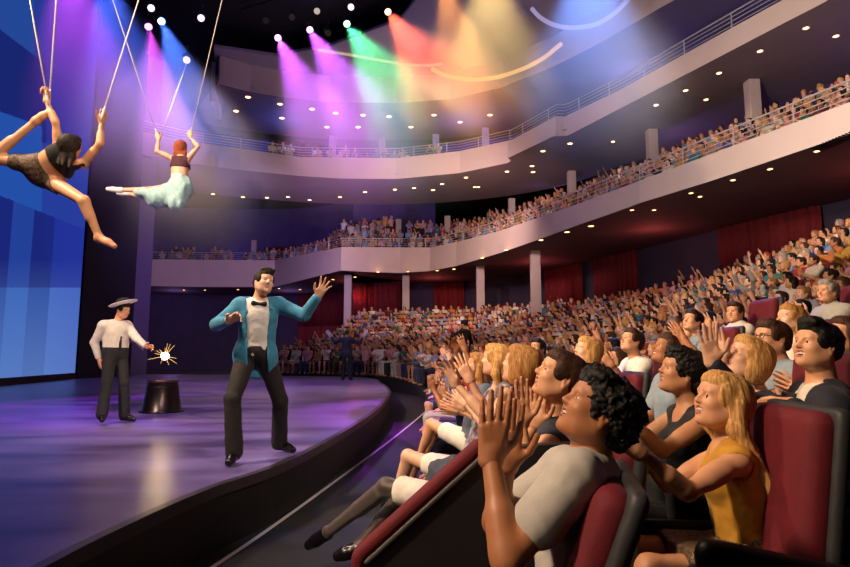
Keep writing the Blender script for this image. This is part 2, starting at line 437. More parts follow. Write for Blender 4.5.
HF = {}
def hair(J, style, s, h, L, S, R):
    H = np.asarray(J['head'])
    nz = None; carve = [El(L(0, .100, -.035), S(.070, .070, .095), R, .010, 255), El(L(0, .115, .015), S(.058, .055, .045), R, .010, 255)]
    o = [El(L(0, -.020, .042), S(.085, .106, .088), R, .02), El(L(0, .040, .080), S(.066, .060, .046), R, .02)]
    for a in (-1, 1): o.append(El(L(a * .066, .030, .030), S(.018, .034, .045), R, .015))
    if style == 'short':
        o += [El(L(0, -.045, -.01), S(.077, .075, .07), R, .02), El(L(0, .045, .098), S(.062, .045, .03), R, .02)]
        nz = (.002, 120, .001, 340); cuts = [(L(0, -.03, -.055), -R[2] + R[1] * .0)]
    elif style == 'curly':
        o += [El(L(0, -.035, .045), S(.100, .112, .094), R, .02), El(L(0, -.075, -.015), S(.085, .07, .075), R, .02), El(L(0, .05, .105), S(.075, .05, .035), R, .02)]
        nz = (.008, 80, .005, 190); cuts = [(L(0, -.03, -.075), -R[2])]
    elif style == 'quiff':
        o += [El(L(0, -.045, .0), S(.078, .075, .07), R, .02), El(L(.0, .055, .112), S(.066, .048, .030), R, .02), El(L(-.03, .085, .108), S(.035, .022, .022), R, .015)]
        nz = (.0028, 90, .0012, 220, (1, .5, 1)); cuts = [(L(0, -.03, -.05), -R[2])]
    elif style == 'bun':
        o += [El(L(0, -.105, .085), S(.048, .042, .045), R, .012), El(L(0, -.05, .0), S(.075, .07, .06), R, .02)]
        nz = (.0012, 120, .0008, 300); cuts = [(L(0, -.03, -.05), -R[2])]
    elif style == 'bob':
        o += [El(L(0, -.035, -.02), S(.093, .085, .105), R, .03), El(L(-.075, -.005, -.04), S(.022, .045, .075), R, .02), El(L(.075, -.005, -.04), S(.022, .045, .075), R, .02)]
        nz = (.0026, 55, .0018, 150, (1.6, 1.6, .12)); cuts = []
    else:  # long
        g = J.get('hairdir', None); dn = unit(g) if g is not None else unit(np.array([0, 0, -1.0]) * .9 - R[1] * .25)
        o += [El(L(0, -.04, -.01), S(.092, .082, .09), R, .03)]
        LL = J.get('hairlen', .30)
        for a, yb in ((-1, -.02), (-.5, -.06), (0, -.075), (.5, -.06), (1, -.02)):
            p0 = L(a * .070, yb, .0); p1 = L(a * .082, yb - .01, -.09); p2 = p1 + dn * LL * s * (.9 + .1 * a * a)
            o += [C(p0, .030 * s, p1, .034 * s, .02), C(p1, .034 * s, p2, .014 * s, .02)]
        nz = (.0028, 55, .0018, 150, (1.7, 1.7, .12)); cuts = []
    return solid(o, h, 0, cuts, nz, carve, sm=0)

def cloth_torso(J, kind, fem, s, h, fat=1, inf=.012, hem=None, sleeve=None, neck=None, nz=True, openf=None):
    pr, R, up, fw, ac, L = torso(J, fem, s, fat)
    P = np.asarray(J['pel']); N = np.asarray(J['neck'])
    o = list(pr); cuts = []; carve = []
    ww = (.82 if fem else 1.0) * s * (.92 if kind == 'jacket' else 1)
    if sleeve is None: sleeve = {'tee': .62, 'shirt': 2, 'jacket': 2, 'tank': 0}[kind]
    for k_ in 'lr':
        S_, E_, W = [np.asarray(J[c + k_]) for c in 'sew']
        if sleeve > 0:
            t = min(sleeve, 1); e = S_ + (E_ - S_) * t
            o.append(C(S_, .058 * ww, e, (.056 if sleeve < 1 else .042) * ww, .03))
        if sleeve > 1:
            t = min(sleeve - 1, 1) * .93; o.append(C(E_, .043 * ww, E_ + (W - E_) * t, .029 * ww, .02))
    hem = -.02 if hem is None else hem
    if kind == 'jacket':
        a0 = P - up * .0
        o.append(El(P - up * .06, np.array([.185, .135, .17]) * s, R, .06))
    cuts.append((P + up * hem * s, -up))
    if kind == 'tank':
        carve.append(C(N - up * .02 - ac * .0 + fw * .05, .075 * s, N + up * .1, .075 * s, .015, 255))
        for k_ in 'lr':
            S_ = np.asarray(J['s' + k_]); sd = unit(S_ - N); carve.append(C(S_ + sd * .012 - up * .02, .052 * s, S_ + sd * .1, .07 * s, .015, 255))
        carve.append(C(N - up * .02, .062 * s, N + up * .1, .062 * s, .015, 255))
    else:
        nr = .060 if neck is None else neck
        carve.append(C(N + fw * .012 + up * .0, nr * s, N + up * .12 + fw * .02, nr * s * 1.2, .01, 255))
    if openf is not None:
        b = N - up * .02 + fw * .13 * s
        carve.append(('b', P + up * L * .28 + fw * .17 * s + ac * openf, np.array([.088, .15, .56]) * s, R, .02, .02, 255))
        carve.append(('b', P + up * L * .80 + fw * .17 * s + ac * openf, np.array([.088, .13, .19]) * s, R, .02, .02, 255))
    f = Field(*bounds(o, .03 + inf), h)
    for p in o: f.put(p, inf)
    if nz: f.noise(.0035, 28, .0015, 75)
    for p in carve: f.put(p)
    for c in cuts:
        # only cut near the torso: hands/arms hanging low must keep their sleeves
        f2 = Field.__new__(Field); f2.__dict__.update(f.__dict__); f2.d = np.full(f.n, .05, np.float32); f2.m = np.zeros(f.n, np.uint8)
        if sleeve > 0:
            for p in o[len(pr):]:
                if p[0] == 'c': f2.put(p, inf)
        f.half(*c)
        if sleeve > 0: f.d = np.minimum(f.d, f2.d)
    return f.mesh()
def cloth_legs(J, kind, fem, s, h, fat=1, inf=.010, length=None, waist=.13):
    P = np.asarray(J['pel']); pr, R, up, fw, ac, L = torso(J, fem, s, fat)
    o = list(pr[:2]); ln = {'trousers': 2, 'shorts': .55, 'skirt': .75}[kind] if length is None else length
    w = (.94 if fem else 1) * s
    for k_ in 'lr':
        H, K, A = [np.asarray(J[c + k_]) for c in 'hka']
        e = H + (K - H) * min(ln, 1)
        o.append(C(H, .092 * w, e, (.062 if ln >= 1 else .080) * w, .03))
        if ln > 1:
            a = K + (A - K) * (ln - 1) * .97; o.append(C(K, .064 * w, a, .068 * w, .02))
    cuts = [(P + up * waist * s, up)]
    if kind == 'skirt':
        Hl, Kl, Hr, Kr = [np.asarray(J[c]) for c in ('hl', 'kl', 'hr', 'kr')]
        for t in np.linspace(0, 1, 5):
            a = Hl * (1 - t) + Hr * t; b = Kl * (1 - t) + Kr * t; o.append(C(a, .088 * w, a + (b - a) * ln, .070 * w, .03))
    f = Field(*bounds(o, .03 + inf), h)
    for p in o: f.put(p, inf)
    f.noise(.003, 26, .0012, 70)
    f.half(*cuts[0])
    for k_ in 'lr':
        H, K, A = [np.asarray(J[c + k_]) for c in 'hka']
    if ln <= 1 and kind != 'trousers':
        d = unit((np.asarray(J['kl']) + np.asarray(J['kr'])) / 2 - P); m_ = (np.asarray(J['kl']) + np.asarray(J['kr'])) / 2; h_ = (np.asarray(J['hl']) + np.asarray(J['hr'])) / 2
        if kind == 'skirt': f.half(h_ + (m_ - h_) * ln + d * .03, d)
    return f.mesh()

def seated(x=0, y=0, z=0, face=PI, s=1, lean=0, crossed=0):
    """canonical seated joints in world coordinates; face = heading angle of the forward direction"""
    f = np.array([math.cos(face), math.sin(face), 0]); r = np.array([f[1], -f[0], 0]); u = np.array([0, 0, 1.0])
    G = lambda a, b, c: np.array([x, y, z]) + (r * a + f * b + u * c) * s
    J = dict(pel=G(0, 0, .52), neck=G(0, -.05 + lean, 1.05), head=G(0, -.03 + lean * 1.2, 1.20), hf=f, hu=u,
             sl=G(-.185, -.045 + lean, .99), sr=G(.185, -.045 + lean, .99), hl=G(-.09, .02, .50), hr=G(.09, .02, .50),
             kl=G(-.12, .44, .53), kr=G(.12, .44, .53), al=G(-.12, .42, .10), ar=G(.12, .42, .10), tl=G(-.13, .57, .045), tr=G(.13, .57, .045))
    if crossed:
        J['kl'] = G(-.03, .44, .62); J['kr'] = G(.03, .42, .55); J['al'] = G(.06, .66, .26); J['tl'] = G(.06, .80, .19); J['ar'] = G(0, .50, .12); J['tr'] = G(0, .64, .06)
    return J, G, f, r, u
def setarm(J, side, target, pole, s=1, l1=.285, l2=.255):
    e, w = ik(J['s' + side], target, l1 * s, l2 * s, pole); J['e' + side] = e; J['w' + side] = w
def setleg(J, side, target, pole, s=1, l1=.43, l2=.42):
    e, w = ik(J['h' + side], target, l1 * s, l2 * s, pole); J['k' + side] = e; J['a' + side] = w
def hero(label, base, J, spec, fem=False, s=1, hands=None, name='person', group=None, cat='person'):
    """spec: skin, hair(style,material), smile, wear=[(part, kind, material, kw)], res"""
    h = spec.get('res', .009); hh = spec.get('hres', .0035); fh = spec.get('fres', .0032); fat = spec.get('fat', 1)
    root = thing(name, base, label, cat, group)
    pr = torso(J, fem, s, fat)[0] + neckp(J, fem, s) + arms(J, fem, s)
    ft = spec.get('shoes')
    pr += legs(J, fem, s) + ([] if ft else feet(J, s))
    parts = [solid(pr, h, sm=0)]
    hp, R, L, S = head(J, fem, s, spec.get('smile', .5)); hp += [(lambda p: (p[0], p[1], p[2] * .995, p[1] + (p[3] - p[1]) * 1.0, p[4] * .99, p[5], 0))(neckp(J, fem, s)[0])]
    parts.append(solid(hp, hh))
    for k_, hd in zip('lr', hands or (None, None)):
        W = np.asarray(J['w' + k_])
        if hd is None: hd = dict(d=W - np.asarray(J['e' + k_]), t=(0, 0, 1), n=(0, 1, 0))
        parts.append(solid(hand(W, hd['d'], hd['t'], hd['n'], hd.get('curl', .15), hd.get('spread', .1), s * hd.get('s', .98 if fem else 1.05)), fh))
    put_mesh('body', merge(parts), skin(spec['skin']), root, base)
    if spec.get('hair'):
        st, hm = spec['hair']; hs = J.get('hs', 1)
        put_mesh('hair', hair(J, st, s * hs, hh, L, S, R), [hm], root, base)
    for part, kind, m, kw in spec['wear']:
        if kind in ('tee', 'shirt', 'tank', 'jacket'): q = cloth_torso(J, kind, fem, s, kw.pop('h', .007), fat, **kw)
        elif kind in ('trousers', 'shorts', 'skirt'): q = cloth_legs(J, kind, fem, s, kw.pop('h', .008), fat, **kw)
        put_mesh(part, q, [m], root, base)
    if ft:
        for k_ in 'lr':
            q = solid(feet(J, s, k_, .006), .005)
            put_mesh('shoe', q, [ft], root, base)
    return root, L, R
# ------------------------------------------------------------------ the hall
STAGE = .48
M_floor = mat('carpet', '1C1A20', .9, var=.2, scale=30, bump=.3, bscale=200)
M_black = mat('black_paint', '0C0B0E', .6, var=.1)
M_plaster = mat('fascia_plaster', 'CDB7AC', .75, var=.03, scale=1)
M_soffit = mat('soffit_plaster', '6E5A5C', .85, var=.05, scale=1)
M_rail = mat('rail_metal', 'C2BABA', .35, metal=.3, var=.03)
M_wall = mat('wall_paint', '2A2430', .9, var=.1, scale=1)
M_curt = mat('curtain_velvet', '6E0A14', .85, var=.12, scale=6)
M_red = mat('seat_velvet', '68071A', .8, var=.12, scale=12, bump=.15, bscale=220)
M_shell = mat('seat_shell', '2C2A2D', .55, var=.1)
M_dk = mat('dark_metal', '121114', .45, metal=.6, var=.1)

# stage: a big low platform with a curved rim
edge = [(-2.6, .2), (-1.9, 1.8)] + [tuple(atz(*p, STAGE)[:2]) for p in ((100, 537), (205, 490), (298, 456), (368, 416), (385, 400), (390, 391), (381, 383), (364, 377.5))] + [(-6.5, 28.6), (-12, 29.6), (-16, 30)]
edge = catmull(np.array(edge), 10)
poly = [tuple(p) for p in edge] + [(-16, -2), (-4, -2)]
m = MB(); m.prism(poly, 0, STAGE - .03); struct(m.build('floor_stage_base', mat('stage_riser', '070608', .6, var=.1)))
M_stage = bpy.data.materials.new('stage_vinyl'); M_stage.use_nodes = True
nt = M_stage.node_tree; b = nt.nodes['Principled BSDF']
tc = nt.nodes.new('ShaderNodeTexCoord'); mp = nt.nodes.new('ShaderNodeMapping'); mp.inputs['Scale'].default_value = (.35, 1.1, 1); mp.inputs['Rotation'].default_value = (0, 0, .25)
n1 = nt.nodes.new('ShaderNodeTexNoise'); n1.inputs['Scale'].default_value = 1.6; n1.inputs['Detail'].default_value = 5; n1.inputs['Distortion'].default_value = .25
cr = nt.nodes.new('ShaderNodeValToRGB'); cr.color_ramp.elements[0].position = .32; cr.color_ramp.elements[0].color = lin('4A3A66'); cr.color_ramp.elements[1].position = .7; cr.color_ramp.elements[1].color = lin('8474AC')
nt.links.new(tc.outputs['Object'], mp.inputs['Vector']); nt.links.new(mp.outputs[0], n1.inputs['Vector']); nt.links.new(n1.outputs['Fac'], cr.inputs[0]); nt.links.new(cr.outputs[0], b.inputs['Base Color'])
rr = nt.nodes.new('ShaderNodeMapRange'); rr.inputs['To Min'].default_value = .26; rr.inputs['To Max'].default_value = .40; nt.links.new(n1.outputs['Fac'], rr.inputs['Value']); nt.links.new(rr.outputs[0], b.inputs['Roughness'])
m = MB(); m.prism(poly, STAGE - .03, STAGE); struct(m.build('floor_stage', M_stage))
m = MB(); E3 = [(p[0], p[1], STAGE + .003) for p in edge]; N = normals2(edge)
A = [(p[0] - n_[0] * .05, p[1] - n_[1] * .05, STAGE + .004) for p, n_ in zip(edge, N)]; B_ = [(p[0] + n_[0] * .02, p[1] + n_[1] * .02, STAGE + .004) for p, n_ in zip(edge, N)]
C_ = [(x, y, STAGE - .08) for x, y, z in B_]
m.strip(A, B_); m.strip(B_, C_); struct(m.build('trim_1', mat('stage_rim', '3A3236', .4, metal=.3, var=.05)))

m = MB(); m.box((0, 25, -.05), (90, 90, .1)); struct(m.build('floor', M_floor))
# curving white line on the floor
wl = catmull(np.array([tuple(atz(*p, 0)[:2]) for p in ((170, 590), (215, 566), (310, 500), (400, 433), (430, 407), (438, 394), (432, 386), (418, 381))]), 14)
N = normals2(wl); m = MB()
m.strip([(p[0] - n_[0] * .02, p[1] - n_[1] * .02, .004) for p, n_ in zip(wl, N)], [(p[0] + n_[0] * .02, p[1] + n_[1] * .02, .004) for p, n_ in zip(wl, N)])
struct(m.build('floor_line', mat('line_paint', 'C9C2CC', .6, var=.05)))

# seating bowl ------------------------------------------------------
spine = resample(catmull(np.array([(.55, -3), (.55, 0), (.5, 6), (.5, 12), (.65, 18), (.1, 22), (-1.6, 25.6), (-4.4, 27.8), (-7.2, 28.6)]), 10), .28)
RH = [0, .04, .18, .38, .62, .90, 1.22, 1.58, 1.98, 2.42, 2.90, 3.40, 3.92, 4.45]
RS = .93
def baseraise(p):
    t = min(max((p[1] - 15) / 11, 0), 1); return .55 * t * t * (3 - 2 * t)
def rowz(p, k): t = baseraise(p) / .55; return baseraise(p) + RH[k] * (1 - .40 * t)
m = MB()
br = np.array([baseraise(p) for p in spine])
for k in range(1, 14):
    r0 = k * RS - .50 + .0; a = offset(spine, r0); c = offset(spine, r0 + RS if k < 13 else r0 + 4)
    z0 = np.array([rowz(p, k - 1) for p in spine]); z1 = np.array([rowz(p, k) for p in spine])
    m.strip([(p[0], p[1], z) for p, z in zip(a, z0)], [(p[0], p[1], z) for p, z in zip(a, z1)])
    m.strip([(p[0], p[1], z) for p, z in zip(a, z1)], [(p[0], p[1], z) for p, z in zip(c, z1)])
a = offset(spine, -.55); c = offset(spine, RS - .5)
i0 = int(np.argmax(br > .01))
m.strip([(p[0], p[1], 0) for p in a[i0:]], [(p[0], p[1], z) for p, z in zip(a[i0:], br[i0:])])
m.strip([(p[0], p[1], z) for p, z in zip(a[i0:], br[i0:])], [(p[0], p[1], z) for p, z in zip(c[i0:], br[i0:])])
# left end of the far block
pe = [offset(spine, k * RS - .5)[-1] for k in range(14)]
for k in range(13):
    z = rowz(spine[-1], k); m.add([(pe[k][0], pe[k][1], 0), (pe[k + 1][0], pe[k + 1][1], 0), (pe[k + 1][0], pe[k + 1][1], z), (pe[k][0], pe[k][1], z)], [(0, 1, 2, 3)])
struct(m.build('floor_terrace', mat('terrace_carpet', '17131A', .95, var=.15, scale=20)))

# balconies ----------------------------------------------------------
def dens(P, step=.6): return resample(np.array(P, float), step)
def balcony(bot, top, z, name):
    Pb = np.array([atz(x, y, z) for x, y in bot])
    s_ = np.r_[0, np.cumsum(np.linalg.norm(np.diff(Pb[:, :2], axis=0), axis=1))]
    tops = []
    for i, p in enumerate(Pb):
        px = bot[i][0]; ty = np.interp(px, [t[0] for t in top], [t[1] for t in top])
        d = ray(px, ty); tops.append(CAM[2] + d[2] * p[1] / d[1])
    return Pb, np.array(tops)
Z1, Z2, Z3 = 7.0, 11.5, 15.5
b1 = [(870, 126), (850, 134), (714, 180), (640, 203), (610, 214), (578, 225), (540, 239), (500, 253), (456, 266), (430, 271), (400, 273), (370, 272), (341, 270.5), (274, 287), (200, 287), (150, 286), (122, 284)]
t1 = [(122, 259), (304, 260.5), (341, 247), (435, 247.5), (500, 231), (578, 204), (640, 181), (850, 103), (880, 92)]
P1, T1 = balcony(b1, t1, Z1, 'a')
b2 = [(850, -13), (829, 0), (784, 23), (700, 67), (620, 108.5), (565, 137), (556, 135), (508, 158), (512, 162), (460, 173), (396, 179), (340, 178.5), (300, 176), (240, 170), (180, 162), (122, 150)]
t2 = [(122, 127), (180, 140), (300, 157), (396, 158), (460, 151), (504, 143), (508, 142), (555, 116), (564, 117), (620, 90), (784, 0), (850, -37)]
P2, T2 = balcony(b2, t2, Z2, 'b')
b3 = [(860, -120), (760, -48), (660, 8), (600, 43), (552, 67), (500, 88), (451, 99), (397, 103), (330, 102), (287, 98), (250, 92), (219, 84)]
t3 = [(219, 48), (276, 62), (330, 68), (397, 72), (451, 68), (500, 55), (552, 32), (660, -30), (860, -160)]
P3, T3 = balcony(b3, t3, Z3, 'c')
def extend(P, v): return np.vstack([P[0] + np.array(v), P])
def outw(P, r, smooth=9):
    Q = resample(P, .5); 
    for _ in range(smooth): Q[1:-1] = (Q[:-2] + 2 * Q[1:-1] + Q[2:]) / 4
    return offset(Q, r)
def make_balcony(P, T, z, depth, slab):
    """front fascia with real thickness, soffit, deck"""
    P = np.vstack([P[0] + unit(P[0] - P[1]) * 8, P]); T = np.r_[T[0], T]
    N = normals2(P)
    # fascia, capped
    th = .25; inn = np.c_[P[:, :2] + N * th, P[:, 2]]
    m = MB(); f = list(P); g = [(p[0], p[1], t) for p, t in zip(P, T)]; h_ = [(p[0], p[1], t) for p, t in zip(inn, T)]; k_ = [tuple(p) for p in inn]
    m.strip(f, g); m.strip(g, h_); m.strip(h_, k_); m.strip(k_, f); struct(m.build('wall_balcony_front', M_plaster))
    m = MB(); W = outw(P, depth); Wi = resample(P, .5)[:len(W)]
    if len(Wi) != len(W): Wi = resample(P, .5)
    m.strip([(p[0], p[1], z - .002) for p in Wi], [(p[0], p[1], z - .002) for p in W])
    m.strip([(p[0], p[1], z + slab) for p in Wi], [(p[0], p[1], z + slab) for p in W])
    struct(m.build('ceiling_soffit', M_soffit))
    return P, T, W
P1, T1, W1 = make_balcony(P1, T1, Z1, 6.5, .3)
P2, T2, W2 = make_balcony(P2, T2, Z2, 6.0, .3)
P3, T3, W3 = make_balcony(P3, T3, Z3, 6.0, .3)
def wallstrip(W, z0, z1, name, m_):
    m = MB(); m.strip([(p[0], p[1], z0) for p in W], [(p[0], p[1], z1) for p in W]); return struct(m.build(name, m_))
wallstrip(W1, -.1, Z1, 'wall_back', mat('wall_stalls', '3A3048', .9, var=.1, scale=1))
wallstrip(W1, Z1, Z2, 'wall_balcony', mat('wall_circle', '43356A', .9, var=.1, scale=1))
wl_ = np.array([q for q in W1 if proj(q)[2] > 1 and proj(q)[0] < 440]); wallstrip(wl_, Z2, 15.2, 'wall_back_left', mat('wall_circle', '43356A'))
wallstrip(W2, Z2, Z3, 'wall_gallery', mat('wall_gallery', '1E2A90', .9, var=.1, scale=1))
# ceiling: pale lit canopy beyond the dark rigging void
zc = 17.05
cp = [atz(x, y, zc)[:2] for x, y in ((214, 47), (276, 56), (330, 46), (400, 20), (425, -12), (520, -90))]
cp += [(14, 14), (22, 20)] + [tuple(p[:2]) for p in outw(P3, 3)[::4]]
m = MB(); m.prism([tuple(p) for p in cp], zc, zc + .15); struct(m.build('ceiling', mat('ceiling_plaster', 'A79FA6', .85, var=.03, scale=.5)))
m = MB(); m.box((-5, 15, 18.2), (70, 80, .1)); struct(m.build('ceiling_void', M_black))
# walls closing the house at the right and behind the camera
m = MB(); m.box((24, 10, 9), (.3, 60, 18.5)); struct(m.build('wall_right', M_wall))
m = MB(); m.box((0, -12, 9), (60, .3, 18.5)); struct(m.build('wall_rear', M_wall))

# columns -------------------------------------------------------------
M_col = mat('column_plaster', 'B9A6A0', .7, var=.03)
def on_line(P, px, r):
    Q = outw(P, r); pr_ = np.array([proj((q[0], q[1], q[2])) for q in Q]); ok = pr_[:, 2] > 1
    i = int(np.argmin(np.where(ok, np.abs(pr_[:, 0] - px), 1e9))); return Q[i]
cols = []; COLS = []
for px in (347, 410, 478, 533): cols.append((on_line(P1, px, 1.5), 0, Z1, 'tall pale column under the lower balcony, %s'))
nm = ['behind the presenter\'s raised hand', 'above the usher\'s left', 'beyond the front stalls', 'nearest to the red curtain']
for i, (p, a, b_, l) in enumerate(cols):
    COLS.append(p[:2])
    m = MB(); m.box((p[0], p[1], (a + b_) / 2), (.5, .5, b_ - a)); o = m.build('column', M_col, bevel=.03)
    tag(o, l % ('%s from the left' % ['first', 'second', 'third', 'fourth'][i]), 'column', 'columns under the lower balcony')
for i, px in enumerate((250, 396, 445, 512, 571, 654, 762)):
    p = on_line(P1, px, 3.6 if px > 300 else 3); COLS.append(p[:2]); m = MB(); m.box((p[0], p[1], (Z1 + Z2) / 2), (.42, .42, Z2 - Z1)); o = m.build('column', M_col, bevel=.03)
    tag(o, 'pale column behind the lower balcony crowd, %s from the left' % ['first', 'second', 'third', 'fourth', 'fifth', 'sixth', 'seventh'][i], 'column', 'columns on the lower balcony')
for i, px in enumerate((327, 383, 436, 490)):
    p = on_line(P2, px, 4.2); m = MB(); m.box((p[0], p[1], (Z2 + Z3) / 2), (.42, .42, Z3 - Z2)); o = m.build('column', M_col, bevel=.03)
    tag(o, 'pale column on the upper balcony, %s from the left' % ['first', 'second', 'third', 'fourth'][i], 'column', 'columns on the upper balcony')

# curtains hung on the stalls wall and the upper walls ------------------
def curtain(px0, px1, z0, z1, off, label, P=P1, dd=6.2):
    Q = outw(P, dd - off); pr_ = np.array([proj(q)[0] if proj(q)[2] > 1 else 1e5 for q in Q])
    w = np.where((pr_ >= px0) & (pr_ <= px1))[0]
    if len(w) < 2: return
    c = resample(Q[w[0]:w[-1] + 1, :2], .035); N = normals2(c); s_ = np.arange(len(c)) * .035
    ph = .07 * np.sin(s_ * 2 * PI / .42) + .03 * np.sin(s_ * 2 * PI / .17 + 1)
    m = MB(); m.csm = True; a = c + N * ph[:, None]; zz = np.linspace(z0, z1, 3)
    for i in range(2): m.strip([(p[0], p[1], zz[i]) for p in a], [(p[0], p[1], zz[i + 1]) for p in a])
    o = m.build('curtain', M_curt); tag(o, label, 'curtain', 'dark red curtains on the walls')
    so = o.modifiers.new('t', 'SOLIDIFY'); so.thickness = .02
for a in ((712, 822, 3.5, Z1 - .05, .1, 'wide dark red velvet curtain at the right beneath the lower balcony'),
          (588, 642, 2.5, Z1 - .05, .1, 'dark red curtain left of the black panel, above the stalls crowd'),
          (540, 582, 2, Z1 - .05, .1, 'dark red curtain between the third and fourth stalls columns'),
          (418, 472, 1, Z1 - .05, .1, 'dark red curtain above the middle of the far crowd'),
          (352, 405, 1, Z1 - .05, .1, 'dark red curtain between the first two columns under the balcony'),
          (296, 344, 1, Z1 - .05, .1, 'leftmost dark red curtain, right of the presenter\'s jacket'),
          (262, 300, Z1 + .3, Z2 - .05, .1, 'dark red curtain behind the left of the lower balcony'),
          (318, 380, Z1 + .3, Z2 - .05, .1, 'dark red curtain behind the lower balcony, above the raised hand'),
          (530, 560, Z1 + .3, Z2 - .05, .1, 'dark red curtain behind the lower balcony crowd near the kink')):
    curtain(*a)
curtain(262, 322, Z2 + .3, Z3 - .05, .1, 'dark red curtain at the back of the upper balcony', P2, 5.8)
# ventilation grille on the soffit at far right
m = MB(); g0 = atz(826, 140, 6.98); g1 = atz(858, 128, 6.98)
for k in range(14):
    t = k / 13; p = atz(818, 151, 6.97) * (1 - t) + atz(860, 134, 6.97) * t; m.box((p[0] - .1, p[1] - .1, 6.975), (.5, .035, .03), rz=.4)
tag(m.build('vent_grille', M_dk), 'dark slatted air vent in the soffit at the far right', 'vent')

# railings ---------------------------------------------------------------
def railing(P, T, i0, label, n=4, hgt=.55):
    Q = np.c_[P[:, :2] + normals2(P) * .12, T]; Q = resample(Q[i0:], .4)
    root = thing('balcony_railing', Q[0], label, 'railing'); L0 = Q[0]
    for k in range(n):
        m = MB(); m.tube([q - L0 + np.array([0, 0, hgt * (k + 1) / n]) for q in Q], .026 if k == n - 1 else .014, 5); m.build('rail', M_rail, root)
    R_ = resample(Q, 2.0)[:98]
    pm = None
    for q in R_:
        if pm is None:
            m = MB(); m.tube([(0, 0, 0), (0, 0, hgt)], .022, 5); o = m.build('post', M_rail, root); pm = o.data
        else: o = bpy.data.objects.new('post', pm); link(o, root)
        o.location = q - L0
railing(P1, T1, 0, 'metal pipe railing along the front of the lower balcony', 4, .62)
railing(P2, T2, 0, 'metal pipe railing along the front of the upper balcony', 4, .60)

# downlights ---------------------------------------------------------------
M_dl = emit('downlight_glow', 'FFC078', 9)
ring_me = None
def downlight(p, label, group, light=0, r=.075):
    global ring_me
    root = thing('downlight', p, label, 'ceiling light', group)
    if ring_me is None:
        a = MB(); a.lathe([(.078, 0), (.078, -.015), (.105, -.015), (.105, 0)], n=16, caps=False); oa = a.build('trim_ring', M_plaster, root)
        b_ = MB(); b_.lathe([(.001, -.006), (.078, -.006)], n=16, caps=False); ob = b_.build('lens', M_dl, root); ring_me = (oa.data, ob.data)
    else:
        oa = link(bpy.data.objects.new('trim_ring', ring_me[0]), root); ob = link(bpy.data.objects.new('lens', ring_me[1]), root)
    for o in (oa, ob): o.scale = (r / .075, r / .075, 1)
    if light:
        l = bpy.data.lights.new('downlight_lamp', 'SPOT'); l.energy = light; l.color = (1, .72, .42); l.spot_size = 2.2; l.spot_blend = .8; l.shadow_soft_size = .06
        lo = bpy.data.objects.new('lamp', l); link(lo, root); lo.location = (0, 0, -.03)
D1 = [(769, 155), (710, 169), (672, 180), (700.5, 176)] 
D1 = [(817, 151), (770, 169), (733, 180), (691, 193), (700, 196.5), (654, 210), (632, 210), (591, 226), (567, 232), (541, 240), (506, 250), (482, 258), (454, 269), (437, 270.5), (408, 271.5), (378, 272), (355, 277), (333, 279.5), (300, 289.5), (279, 288.5), (238, 289.5), (205, 290), (184, 290)]
for i, (x, y) in enumerate(D1):
    downlight(atz(x, y, Z1 - .01), 'small warm round downlight in the lower balcony soffit', 'downlights in the lower balcony soffit', 130 if i % 2 == 0 else 0, .07 if x > 600 else .11)
D2 = [(836, 36), (806, 28), (748, 82), (760, 51), (719, 73), (706, 99.5), (685.6, 90.4), (656, 105), (613, 141.5), (570, 143.5), (543, 151), (532, 166), (507, 171.5), (533, 172), (466, 177.5), (442, 184), (475, 187), (433, 190), (478, 187), (414, 188), (395, 189.5), (365, 192), (340, 197), (309.6, 200), (288, 197), (267, 197.6), (243, 197), (213, 194), (189, 190)]
for i, (x, y) in enumerate(D2):
    downlight(atz(x, y, Z2 - .01), 'small warm round downlight in the upper balcony soffit', 'downlights in the upper balcony soffit', 130 if i % 2 == 0 else 0, .08 if x > 600 else .11)
D3 = [(248, 97), (236, 111), (280, 104), (282, 118), (312, 109), (335.6, 113), (363, 115), (358, 127), (389, 116.5), (411, 127), (434, 115), (460, 122), (327, 127), (490, 115)]
for i, (x, y) in enumerate(D3):
    downlight(atz(x, y, Z3 - .01), 'small warm round downlight beneath the top tier', 'downlights beneath the top tier', 50 if i % 2 == 0 else 0, .13)

# glowing curved light strips hung below the canopy ------------------------
def arcstrip(pts, z, label, hexc, st, w=.10):
    P = catmull(np.array([atz(x, y, z) for x, y in pts]), 10); m = MB(); m.tube(P, w, 6)
    tag(m.build('light_strip', emit('strip_' + hexc, hexc, st)), label, 'light strip', 'curved light strips under the canopy')
arcstrip([(318, 50), (345, 54), (375, 59.5), (405, 64.5), (428, 65.5), (442, 64)], 15.9, 'thin curved light strip on the left, between the green and red beams', 'E8C8A8', .7, .06)
arcstrip([(432, 69), (446, 75.5), (470, 79.5), (495, 77.5), (520, 70), (542, 59), (561, 44)], 15.6, 'amber glowing curved strip below the yellow beam', 'F0B878', 1.0, .10)
arcstrip([(532, 9), (541, 18), (556, 25.5), (575, 27.5), (595, 24.5), (612, 15), (628, 0), (634, -8)], 15.3, 'pale violet glowing curved strip at the top right of the canopy', 'B0A0D0', .8, .09)

